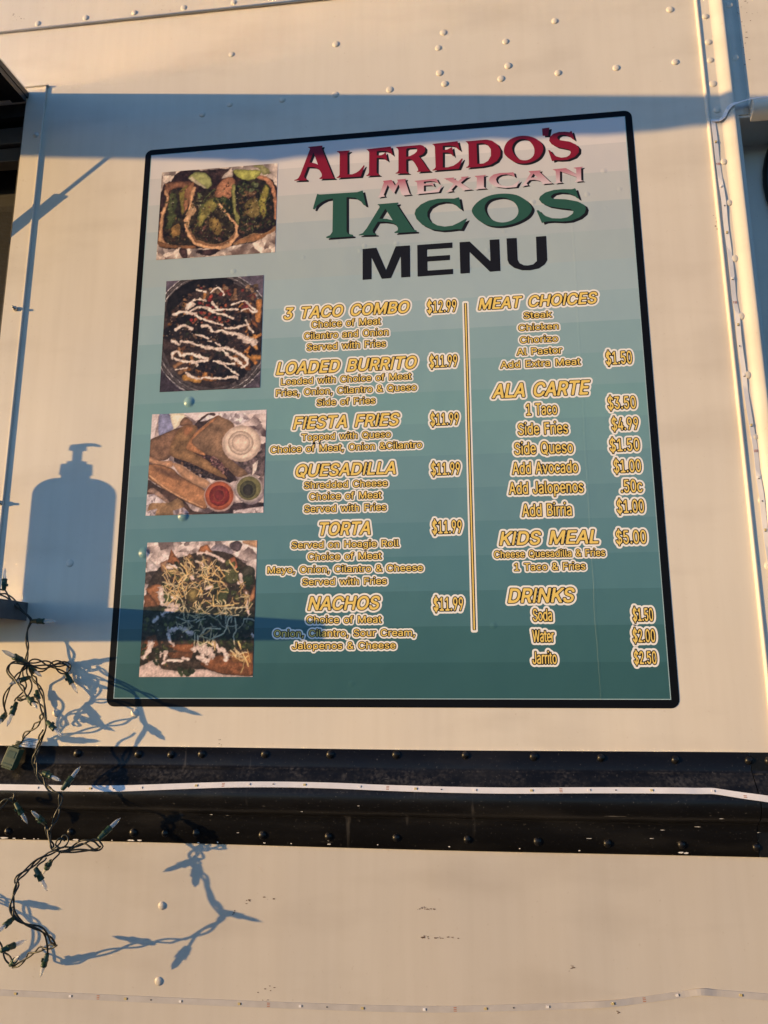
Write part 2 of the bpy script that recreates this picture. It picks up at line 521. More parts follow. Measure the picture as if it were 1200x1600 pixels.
M_TAG = mat('white_paper_tag', (0.74, 0.74, 0.74, 1), 0.6, noise=0.06, scale=90)
M_TAGINK = mat('grey_tag_print', (0.12, 0.12, 0.14, 1), 0.6)
M_SOAP = mat('white_bottle_plastic', (0.78, 0.78, 0.76, 1), 0.35)
M_SCUFF = mat('brown_scuff', (0.15, 0.10, 0.075, 1), 0.7, noise=0.4, scale=300)
M_CHIPPED = mat('bare_white_chip', (0.72, 0.70, 0.68, 1), 0.6, noise=0.1, scale=300)
M_GASKET = mat('black_rubber_gasket', (0.008, 0.008, 0.009, 1), 0.35)
M_GLASSDARK = mat('dark_door_glass', (0.006, 0.008, 0.012, 1), 0.05)
M_ASPHALT = mat('parking_asphalt', (0.055, 0.053, 0.052, 1), 0.85, noise=0.35, scale=60, bump=0.4, bscale=120)
M_TYRE = mat('tyre_rubber', (0.02, 0.02, 0.02, 1), 0.7)
def glass_material():
    m, nt, b = new_mat('clear_bulb_glass')
    b.inputs['Base Color'].default_value = (0.97, 0.96, 0.93, 1)
    b.inputs['Transmission Weight'].default_value = 0.62
    b.inputs['Roughness'].default_value = 0.18
    b.inputs['IOR'].default_value = 1.4
    return m
M_BULB = glass_material()

# ------------------------------------------------------------------ ground
g = MB()
g.add([(-400, -400, -1.46), (400, -400, -1.46), (400, 400, -1.46), (-400, 400, -1.46)], [(0, 1, 2, 3)])
tag(g.build('ground', None, M_ASPHALT), 'grey asphalt parking ground beside the truck', 'ground', kind='structure')

# ------------------------------------------------------------------ truck
truck = empty('food_truck', (0.4, 0, -1.46))
tag(truck, 'cream white food truck side wall with rivets and black rub rail', 'food truck')
WX0, WX1, WZ0, WZ1 = -1.45, -0.2475, 0.168, 1.131     # serving window opening
RX0, RZ1 = 1.050, 0.968                               # recessed door bay right of the post
TOPZ, BOTZ = 1.95, -0.98
side = MB()
def wq(x0, x1, z0, z1, d=0.0):
    side.add([(x0, -d, z0), (x1, -d, z0), (x1, -d, z1), (x0, -d, z1)], [(0, 1, 2, 3)])
xs = [-2.4, WX0, WX1, RX0, 3.2]
zs = [-0.130, WZ0, RZ1, WZ1, TOPZ]
for i in range(4):
    for j in range(4):
        x0, x1, z0, z1 = xs[i], xs[i + 1], zs[j], zs[j + 1]
        if i == 1 and j in (1, 2): continue
        if i == 3 and j in (0, 1): continue
        wq(x0, x1, z0, z1)
# returns into the window opening and the door bay
RD = 0.075
side.add([(WX1, 0, WZ0), (WX1, 0, WZ1), (WX1, 0.06, WZ1), (WX1, 0.06, WZ0)], [(0, 1, 2, 3)])
side.add([(WX0, 0, WZ0), (WX0, 0, WZ1), (WX0, 0.06, WZ1), (WX0, 0.06, WZ0)], [(3, 2, 1, 0)])
side.add([(WX0, 0, WZ1), (WX1, 0, WZ1), (WX1, 0.06, WZ1), (WX0, 0.06, WZ1)], [(0, 3, 2, 1)])
side.add([(WX0, 0, WZ0), (WX1, 0, WZ0), (WX1, 0.06, WZ0), (WX0, 0.06, WZ0)], [(0, 1, 2, 3)])
side.add([(RX0, 0, BOTZ), (RX0, RD, BOTZ), (RX0, RD, RZ1), (RX0, 0, RZ1)], [(3, 2, 1, 0)])
side.add([(RX0, 0, RZ1), (3.2, 0, RZ1), (3.2, RD, RZ1), (RX0, RD, RZ1)], [(0, 3, 2, 1)])
# the rest of the body box
side.add([(-2.4, 0, BOTZ), (-2.4, 2.2, BOTZ), (-2.4, 2.2, TOPZ), (-2.4, 0, TOPZ)], [(3, 2, 1, 0)])
side.add([(3.2, 0, RZ1), (3.2, 2.2, RZ1), (3.2, 2.2, TOPZ), (3.2, 0, TOPZ)], [(0, 1, 2, 3)])
side.add([(-2.4, 2.2, BOTZ), (3.2, 2.2, BOTZ), (3.2, 2.2, TOPZ), (-2.4, 2.2, TOPZ)], [(3, 2, 1, 0)])
side.add([(-2.4, 0, TOPZ), (3.2, 0, TOPZ), (3.2, 2.2, TOPZ), (-2.4, 2.2, TOPZ)], [(0, 1, 2, 3)])
panel = side.build('side_panel', truck, M_PAINT)
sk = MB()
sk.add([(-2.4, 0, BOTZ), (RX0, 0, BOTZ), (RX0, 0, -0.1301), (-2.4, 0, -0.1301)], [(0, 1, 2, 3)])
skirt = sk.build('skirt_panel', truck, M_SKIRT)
bay = MB()
bay.add([(RX0, RD, BOTZ), (3.2, RD, BOTZ), (3.2, RD, RZ1), (RX0, RD, RZ1)], [(0, 1, 2, 3)])
door = bay.build('cab_door', truck, M_PAINT, label='shaded cab door panel set back behind the ribbed post')
# oval gasketed door window, only its left rim reaches the frame
def rrect(x0, x1, z0, z1, r, n=8):
    out = []
    for cx, cz, a0 in ((x1 - r, z1 - r, 0), (x0 + r, z1 - r, 90), (x0 + r, z0 + r, 180), (x1 - r, z0 + r, 270)):
        for k in range(n + 1):
            a = math.radians(a0 + 90 * k / n)
            out.append((cx + r * math.cos(a), cz + r * math.sin(a)))
    return out
DWX, DWZ = at(1199, 291, -RD).x, at(1199, 291, -RD).z
gl = MB(); ring = [(DWX + 0.215 + 0.215 * math.cos(a), DWZ + 0.185 * math.sin(a)) for a in np.linspace(0, 2 * math.pi, 49)[:-1]]
gl.add([(x, RD - 0.004, z) for x, z in ring], [tuple(range(len(ring)))])
dwin = gl.build('door_window', door, M_GLASSDARK)
gk = MB(); gk.tube([(x, RD - 0.006, z) for x, z in ring + ring[:2]], 0.010, 8)
gk.build('gasket', door, M_GASKET)

# roof cap panel that laps over the side sheet, with its folded lower lip
CAPZ = 1.2935
cp = MB()
cp.box(-2.38, 0.9965, 0.001, 0.0035, CAPZ, TOPZ - 0.02)
cp.tube([(-2.38, -0.0035, CAPZ), (0.9965, -0.0035, CAPZ)], 0.0022, 8)
cap = cp.build('roof_cap_sheet', truck, M_PAINT)

def rivets(name, pts, parent, d, r, h, m, label=None):
    base = None
    for (px, py) in pts:
        p = at(px, py, d)
        if base is None:
            b_ = MB(); b_.dome((0, 0, 0), r, h); base = b_.mesh(name, m)
        o = bpy.data.objects.new(name, base); COL.objects.link(o)
        o.parent = parent; o.matrix_parent_inverse = parent_inv(parent)
        o.location = p
        o.rotation_euler = (0, random.uniform(0, 3), 0)
        s = random.uniform(0.93, 1.07); o.scale = (s, random.uniform(0.85, 1.15), s)
random.seed(5)
rivets('rivet', [(59, 37), (134, 28), (210, 20), (287, 12), (365, 4)], cap, 0.0035, 0.0060, 0.0024, M_PAINT)
WALL_RIV = [(362, 85), (525, 69), (693, 51), (685, 75), (790, 65), (687, 114), (695, 131), (794, 103), (783, 123), (867, 33), (872, 114),
            (963, 106), (1047, 15), (1055, 97), (609, 140), (524, 148), (441, 156), (359, 163), (316, 179), (109, 880), (88, 1114),
            (211, 1114)]
rivets('rivet', WALL_RIV, panel, 0.0, 0.0063, 0.0024, M_PAINT)
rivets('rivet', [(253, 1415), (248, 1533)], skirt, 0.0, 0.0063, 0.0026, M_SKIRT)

# ribbed post right of the menu: flange, raised hat, flange
pst = MB()
PX = [(0.9968, 0.0), (0.9968, 0.003), (0.9985, 0.0052), (1.0010, 0.0052), (1.0022, 0.0028), (1.0026, 0.0026), (1.0032, 0.0026), (1.0196, 0.0026), (1.0202, 0.0027), (1.0225, 0.0038), (1.0255, 0.0063), (1.0290, 0.0090), (1.0325, 0.0109), (1.0360, 0.0120), (1.0385, 0.0123), (1.0403, 0.0116),
      (1.0414, 0.0094), (1.0420, 0.0060), (1.0424, 0.0030), (1.0426, 0.0026), (1.0432, 0.0026), (1.0655, 0.0026), (1.0655, 0.0)]
def extrude_profile(mb, prof, z0, z1, smooth_mi=0):
    n = len(prof)
    vs = [(x, -d, z0) for x, d in prof] + [(x, -d, z1) for x, d in prof]
    mb.add(vs, [(i, i + 1, n + i + 1, n + i) for i in range(n - 1)], smooth_mi, True)
    mb.add(vs, [tuple(range(n - 1, -1, -1)), tuple(range(n, 2 * n))], smooth_mi)
extrude_profile(pst, PX, 0.9720, TOPZ - 0.01)
PL = [p for p in PX if p[0] < 1.0425] + [(1.0440, 0.0026), (1.0492, 0.0026), (1.0492, 0.0)]
extrude_profile(pst, PL, -0.058, 0.9717)
post = pst.build('ribbed_post', truck, M_PAINT)
rivets('rivet', [(1102, 26), (1107, 66), (1110, 94), (1114, 131), (1120, 172), (1131, 253), (1139, 317), (1148, 404), (1158, 494), (1168, 586), (1179, 683), (1191, 782), (1201, 884)],
       post, 0.0026, 0.0060, 0.0022, M_PAINT)
rivets('rivet', [(1140, 8), (1149, 90)], post, 0.0026, 0.0060, 0.0012, M_PAINT)
# half round drip moulding over the door bay
dr = MB()
hr = [(0.0, 0.0), (0.010, 0.004), (0.017, 0.010), (0.021, 0.018), (0.020, 0.026), (0.014, 0.031), (0.0, 0.031)]
n = len(hr)
vs = [(1.0670, -d, 0.9590 + z) for d, z in hr] + [(3.15, -d, 0.9590 + z) for d, z in hr]
dr.add(vs, [(i, n + i, n + i + 1, i + 1) for i in range(n - 1)], 0, True)
dr.add(vs, [tuple(range(n)), tuple(range(2 * n - 1, n - 1, -1))])
dr.build('drip_moulding', truck, M_PAINT)

# black rub rail: bolted flanges and a rolled nose
RAILX0, RAILX1 = -2.38, 0.9640
rp = [(-0.0605, 0.0), (-0.0605, 0.0030), (-0.0850, 0.0032), (-0.0885, 0.0046), (-0.0905, 0.0070), (-0.0935, 0.0085), (-0.1080, 0.0190), (-0.1150, 0.0238), (-0.1220, 0.0265),
      (-0.1300, 0.0272), (-0.1380, 0.0255), (-0.1450, 0.0215), (-0.1500, 0.0165), (-0.1535, 0.0115), (-0.1560, 0.0080), (-0.1590, 0.0060), (-0.1630, 0.0048), (-0.1665, 0.0034), (-0.1990, 0.0030), (-0.1990, 0.0)]
def rail_depth(z):
    for (z0, d0), (z1, d1) in zip(rp[1:-1], rp[2:-1]):
        if z1 <= z <= z0: return d0 + (d1 - d0) * (z0 - z) / (z0 - z1)
    return 0.003
rl = MB()
random.seed(2)
NX = 90
cols = []
def rail_wave(x): return 0.0007 * math.sin(x * 9) + sum(a * math.exp(-((x - c) / w) ** 2) for c, w, a in dent)
dent = [(random.uniform(-0.2, 0.95), random.uniform(0.008, 0.03), random.uniform(-0.0011, 0.0008)) for _ in range(26)]
for i in range(NX + 1):
    x = RAILX0 + (RAILX1 - RAILX0) * i / NX if i < 12 else -0.4 + (RAILX1 + 0.4) * (i - 12) / (NX - 12)
    if i < 12: x = RAILX0 + (-0.4 - RAILX0) * i / 12
    k = rail_wave(x)
    cols.append([(x, -(d + (k if d > 0.006 else 0)), z + 0.0006 * math.sin(x * 7 + 1)) for z, d in rp])
n = len(rp)
vs = [v for c in cols for v in c]
fs = []
for i in range(NX):
    for k in range(n - 1):
        fs.append((i * n + k, i * n + k + 1, (i + 1) * n + k + 1, (i + 1) * n + k))
rl.add(vs, fs, 0, True)
rl.add(cols[-1], [tuple(range(n))])
rail = rl.build('rub_rail', truck, M_RAIL, label='black rolled metal rub rail with domed bolts')
rivets('bolt', [(121, 1177), (216, 1178), (267, 1179), (315, 1178), (414, 1178), (516, 1179), (619, 1179), (727, 1180), (834, 1182), (939, 1184), (1055, 1187), (1170, 1188),
                (17, 1176), (110, 1300), (208, 1301), (258, 1302), (307, 1302), (410, 1305), (513, 1307), (619, 1309), (730, 1312), (840, 1315), (949, 1318), (1065, 1320), (1182, 1324), (12, 1299)],
       rail, 0.0031, 0.0059, 0.0038, M_RAIL)
# next rail piece right of the joint
r2 = MB()
kw = rail_wave(RAILX1)
vs = [(x, -(d + (kw if d > 0.006 else 0)), z + 0.0006 * math.sin(RAILX1 * 7 + 1)) for x in (0.9652, 1.0475) for z, d in rp]
r2.add(vs, [(k, k + 1, n + k + 1, n + k) for k in range(n - 1)] + [tuple(range(n - 1, -1, -1)), tuple(range(n, 2 * n))], 0, False)
rail2 = r2.build('rub_rail_end_piece', truck, M_RAIL)
rivets('bolt', [(1202, 1189)], rail2, 0.0031, 0.0059, 0.0038, M_RAIL)
# chips of bare metal along the lower edge and scuffs in the paint
def blob(mb, cx, cz, w, h, d, seed, mi=0):
    rs = random.Random(seed); k = 14; pts = []
    for i in range(k):
        a = 2 * math.pi * i / k; r = rs.uniform(0.55, 1.1)
        pts.append((cx + w * r * math.cos(a), -d, cz + h * r * math.sin(a)))
    mb.add(pts, [tuple(range(k))], mi)
ch = MB()
for i, (px, py, w) in enumerate([(6, 1309, 9), (22, 1310, 4), (38, 1311, 3), (53, 1311, 2), (60, 1311, 2), (96, 1309, 2), (118, 1312, 6), (204, 1313, 9), (218, 1313, 5), (310, 1317, 3), (413, 1317, 3),
                                 (514, 1319, 4), (1064, 1332, 5), (1072, 1333, 5), (513, 1313, 1.5), (150, 1312, 1.5), (175, 1313, 2), (340, 1316, 2), (455, 1318, 2), (590, 1320, 1.5), (702, 1323, 2), (812, 1326, 1.5), (905, 1329, 2)]):
    x, z = wxz(px, py, 0.003)
    blob(ch, x, max(z, -0.1972), w * 0.0008, 0.0008 + 0.0006 * (w > 4), 0.0033, i)
for i, (px, py, w) in enumerate([(1030, 1267, 3.2), (1053, 1269, 3), (1127, 1279, 4), (1090, 1292, 5), (1035, 1297, 4), (1018, 1310, 4), (355, 1274, 7), (330, 1273, 3), (372, 1301, 3), (560, 1259, 2), (472, 1268, 2), (920, 1310, 5), (1185, 1301, 2)]):
    z = wxz(px, py, 0.015)[1]; dd = rail_depth(z); x, z = wxz(px, py, dd); 
    blob(ch, x, z, w * 0.0009, 0.00035, rail_depth(z) + 0.0006, 50 + i)
ch.build('paint_chips', rail, M_CHIPPED)['kind'] = 'stuff'
sc = MB()
rs = random.Random(8)
for (px, py, n_, w, h) in [(668, 1420, 16, 14, 1.2), (662, 1418, 5, 4, 2), (690, 1465, 14, 20, 1.3), (662, 1464, 5, 3, 2.2), (415, 1556, 9, 13, 16), (1120, 345, 14, 6, 18), (1160, 20, 22, 14, 22), (1165, 75, 10, 6, 20),
                           (345, 1163, 5, 3, 12), (366, 1424, 6, 3, 6), (390, 1408, 5, 6, 4), (420, 1405, 4, 6, 3), (893, 1512, 6, 4, 4), (965, 1582, 5, 3, 2), (30, 30, 10, 9, 4), (255, 20, 4, 20, 3)]:
    for k in range(n_):
        x, z = wxz(px + rs.gauss(0, 0.6) * w, py + rs.gauss(0, 0.6) * h, 0)
        dd = 0.0003 if not (z > CAPZ and x < 0.99) else 0.0042
        s = rs.uniform(0.3, 1.0) * 0.0012
        blob(sc, x, z, s * rs.uniform(0.8, 2.4), s * rs.uniform(0.5, 1.0), dd, rs.random())
sc.build('scuff_marks', panel, M_SCUFF)['kind'] = 'stuff'

# ------------------------------------------------------------------ serving window at the left edge
win = empty('serving_window', (-0.8, 0, 0.65), truck); win.matrix_parent_inverse = parent_inv(truck)
TW = 0.0035
tr = MB()
tr.box(WX1, -0.2085, 0.0004, TW, WZ0 - 0.005, 1.1575)
tr.box(WX1 - 1.25, WX1 - 0.0002, 0.0004, TW - 0.0004, WZ1, 1.1575)
tr.box(-0.2115, -0.2085, TW, TW + 0.0012, WZ0 - 0.005, 1.1575)
tr.box(-0.300, -0.2045, 0.0004, TW + 0.003, 1.1577, 1.1605)
tr.build('trim', win, M_PAINT, bevel=0.0006)
fr = MB()
fr.box(-0.2520, -0.2478, -0.050, -0.002, WZ0 + 0.001, WZ1 - 0.001)
fr.box(-1.44, -0.2522, -0.050, -0.004, WZ1 - 0.030, WZ1 - 0.001)
fr.build('window_frame', win, M_DARK)
brs = MB()
brs.box(-0.2565, -0.2523, -0.028, -0.006, WZ0 + 0.001, WZ1 - 0.032)
brs.box(-1.44, -0.2567, -0.040, -0.012, 1.050, 1.085)
brs.box(-1.44, -0.2567, -0.046, -0.020, 1.018, 1.047)
brs.build('sash_bar', win, M_BRONZE, bevel=0.001)
scn = MB()
for i in range(60):
    x = -0.2600 - i * 0.0028
    scn.box(x - 0.0008, x, -0.0345, -0.0338, 0.2, 0.93)
for i in range(240):
    z = 0.2 + i * 0.003
    scn.box(-0.4270, -0.2590, -0.0337, -0.0330, z, z + 0.0008)
scn.build('insect_screen', win, M_DARK)
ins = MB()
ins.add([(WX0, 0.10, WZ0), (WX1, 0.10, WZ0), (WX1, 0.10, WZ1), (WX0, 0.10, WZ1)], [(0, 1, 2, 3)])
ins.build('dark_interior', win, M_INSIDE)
def screw(px, py, long=False):
    p = at(px, py, TW)
    s = MB()
    if long:
        s.lathe(p, (0, -1, 0), [(-0.001, 0.0042), (0.004, 0.0042), (0.0055, 0.0034), (0.0056, 0.0024), (0.0105, 0.0022), (0.0112, 0.0012)], 12)
    else:
        s.lathe(p, (0, -1, 0), [(-0.001, 0.0058), (0.0006, 0.0058), (0.0008, 0.0042), (0.0022, 0.0038), (0.0029, 0.0024)], 14)
        s.lathe(p + Vector((0, -0.0029, 0)), (0, -1, 0), [(0, 0.0016), (0.0002, 0.0013)], 6)
    s.build('screw', win, M_SCREW if long else M_ALU)
screw(56, 211); screw(25, 483, True); screw(1, 786, True)

# opened hatch over the window (only its corner by the hinge reaches the frame)
ht = MB()
HX1, HZ, HD, HO = -0.243, 1.1480, 0.76, 1.0935
HT = 0.014
def hz(d): return HZ + (HO - HZ) * d / HD
def slab(x0, x1, d0, d1, t0, t1, mi=0):
    vs = []
    for t in (t0, t1):
        for d in (d0, d1):
            for x in (x0, x1): vs.append((x, -d, hz(d) - t))
    ht.add(vs, [(0, 1, 3, 2), (4, 6, 7, 5), (0, 4, 5, 1), (2, 3, 7, 6), (0, 2, 6, 4), (1, 5, 7, 3)], mi)
slab(-1.44, HX1, 0.004, HD, 0.0, 0.003, 0)
slab(-1.44, HX1, 0.004, HD, 0.0032, HT, 1)
slab(HX1 - 0.028, HX1 - 0.001, 0.010, HD - 0.002, HT + 0.0002, HT + 0.012, 1)
hatch = ht.build('serving_hatch', truck, M_FLAP, M_FLAPDARK)
es = MB()  # added unseen strip; its uneven hem makes the hatch shadow's lower edge wavy
rs = random.Random(4)
zz = []
N_ = 150
for i in range(N_ + 1):
    x = -1.44 + (HX1 + 1.44) * i / N_
    zz.append((x, 0.004 + 0.013 * (vnoise(np.array(x * 11.0), np.array(0.3), 3)) + 0.007 * vnoise(np.array(x * 32.0), np.array(0.7), 5)))
vs = []
for x, dz in zz:
    vs += [(x, -(HD + 0.001), hz(HD)), (x, -(HD + 0.001), hz(HD) - HT + 0.010 - dz), (x, -(HD + 0.004), hz(HD)), (x, -(HD + 0.004), hz(HD) - HT + 0.010 - dz)]
fs = []
for i in range(N_):
    a, b_ = i * 4, i * 4 + 4
    fs += [(a, a + 1, b_ + 1, b_), (a + 2, b_ + 2, b_ + 3, a + 3), (a + 1, a + 3, b_ + 3, b_ + 1), (a, b_, b_ + 2, a + 2)]
es.add(vs, fs)
es.build('wavy_shadow_strip', hatch, M_GASKET)
# gas strut between the jamb and the hatch
st = MB()
XS = -0.292
def on_strut(s):
    X, Z = -0.247 + 0.146 * s, 0.847 + 0.122 * s
    d = (X - XS) / SX
    return Vector((XS, -d, Z + SZ * d))
st.tube([on_strut(-0.12), on_strut(0.56)], 0.0068, 14)
st.tube([on_strut(0.565), on_strut(0.60)], 0.0072, 14)
st.tube([on_strut(0.55), on_strut(2.15)], 0.0026, 10)
st.build('gas_strut', truck, M_FLAPDARK)

# steel service shelf under the window
SHX1, SHZ, SHD = -0.1500, 0.1660, 0.238
sh = MB()
sh.box(-1.44, SHX1, 0.0006, SHD, SHZ - 0.0025, SHZ)
sh.box(-1.44, SHX1, SHD - 0.0025, SHD, SHZ - 0.029, SHZ - 0.0027)
sh.box(SHX1 - 0.0025, SHX1, 0.0006, SHD - 0.0027, SHZ - 0.029, SHZ - 0.0027)
sh.box(-1.44, SHX1 - 0.004, 0.0006, 0.003, SHZ - 0.026, SHZ - 0.0027)
shelf = sh.build('service_shelf', truck, M_STEEL)
se = MB()
se.box(SHX1 + 0.0002, SHX1 + 0.0022, 0.0006, SHD, SHZ - 0.0300, SHZ - 0.0004)
se.build('end_cap', shelf, M_DULLSTEEL)

# wheels keep the body off the ground (below the frame)
for x in (-1.7, 2.35):
    for y in (0.22, 1.98):
        w = MB()
        w.lathe((x, y + 0.1, -1.08), (0, -1, 0), [(0, 0.2), (0.0, 0.34), (0.03, 0.38), (0.17, 0.38), (0.2, 0.34), (0.2, 0.2), (0.16, 0.19)], 32)
        w.build('wheel', truck, M_TYRE)

# ------------------------------------------------------------------ printed menu
MW, MH = 0.875, 1.0
menu = empty('menu_board', (MW / 2, 0, 0))
tag(menu, 'large teal taco menu with black border stuck on the cream truck wall', 'menu board')
bd = MB()
outer = rrect(0, MW, 0, MH, 0.013, 5)
BI = (0.0115, MW - 0.0118, 0.0125, MH - 0.0115)
D0 = 0.0006
nO = len(outer)
inner_pts = []
for x, z in outer:
    inner_pts.append((min(max(x, BI[0]), BI[1]), min(max(z, BI[2]), BI[3])))
vs = [(x, -D0, z) for x, z in outer] + [(x, -D0, z) for x, z in inner_pts] + [(x, 0.001, z) for x, z in outer]
fs = []
for i in range(nO):
    j = (i + 1) % nO
    if inner_pts[i] == inner_pts[j]: fs.append((i, j, nO + i))
    else: fs.append((i, j, nO + j, nO + i))
    fs.append((2 * nO + i, 2 * nO + j, j, i))
bd.add(vs, fs)
bd.build('border', menu, M_BORDER)
# face of the print: a gridded sheet that rides over the rivets underneath
BUMPS = [(296, 628), (287, 806), (226, 864), (312, 233)]
bump_w = [wxz(a, b, 0.0) for a, b in BUMPS]
def vinyl_depth(x, z):
    d = 0.0008
    for bx, bz in bump_w:
        q = ((x - bx) ** 2 + (z - bz) ** 2) ** 0.5
        if q < 0.0105:
            u_ = q / 0.0105
            d += 0.0030 * (1 - u_ * u_) ** 2 * (1 + u_ * u_)
    return d
fc = MB()
XS_ = sorted(set([BI[0] + 0.0010, BI[1] - 0.0010] + list(np.linspace(BI[0] + 0.001, BI[1] - 0.001, 40)) + [bx + k * 0.00105 for bx, bz in bump_w for k in range(-10, 11)]))
ZS_ = sorted(set([BI[2] + 0.0010, BI[3] - 0.0010] + list(np.linspace(BI[2] + 0.001, BI[3] - 0.001, 40)) + [bz + k * 0.00105 for bx, bz in bump_w for k in range(-10, 11)]))
XS_ = [x for x in XS_ if BI[0] + 0.0009 < x < BI[1] - 0.0009]
ZS_ = [z for z in ZS_ if BI[2] + 0.0009 < z < BI[3] - 0.0009]
nx, nz = len(XS_), len(ZS_)
fc.add([(x, -vinyl_depth(x, z), z) for z in ZS_ for x in XS_],
       [(j * nx + i, j * nx + i + 1, (j + 1) * nx + i + 1, (j + 1) * nx + i) for j in range(nz - 1) for i in range(nx - 1)], 0, True)
fc.build('printed_sheet', menu, M_MENU)
kl = MB()
kx0, kx1, kz0, kz1 = XS_[0], XS_[-1], ZS_[0], ZS_[-1]
for a in ((BI[0] - .0002, kx0, kz0, kz1), (kx1, BI[1] + .0002, kz0, kz1), (BI[0] - .0002, BI[1] + .0002, BI[2] - .0002, kz0), (BI[0] - .0002, BI[1] + .0002, kz1, BI[3] + .0002)):
    kl.add([(a[0], -0.0009, a[2]), (a[1], -0.0009, a[2]), (a[1], -0.0009, a[3]), (a[0], -0.0009, a[3])], [(0, 1, 2, 3)])
kl.build('keyline', menu, M_KEYLINE)

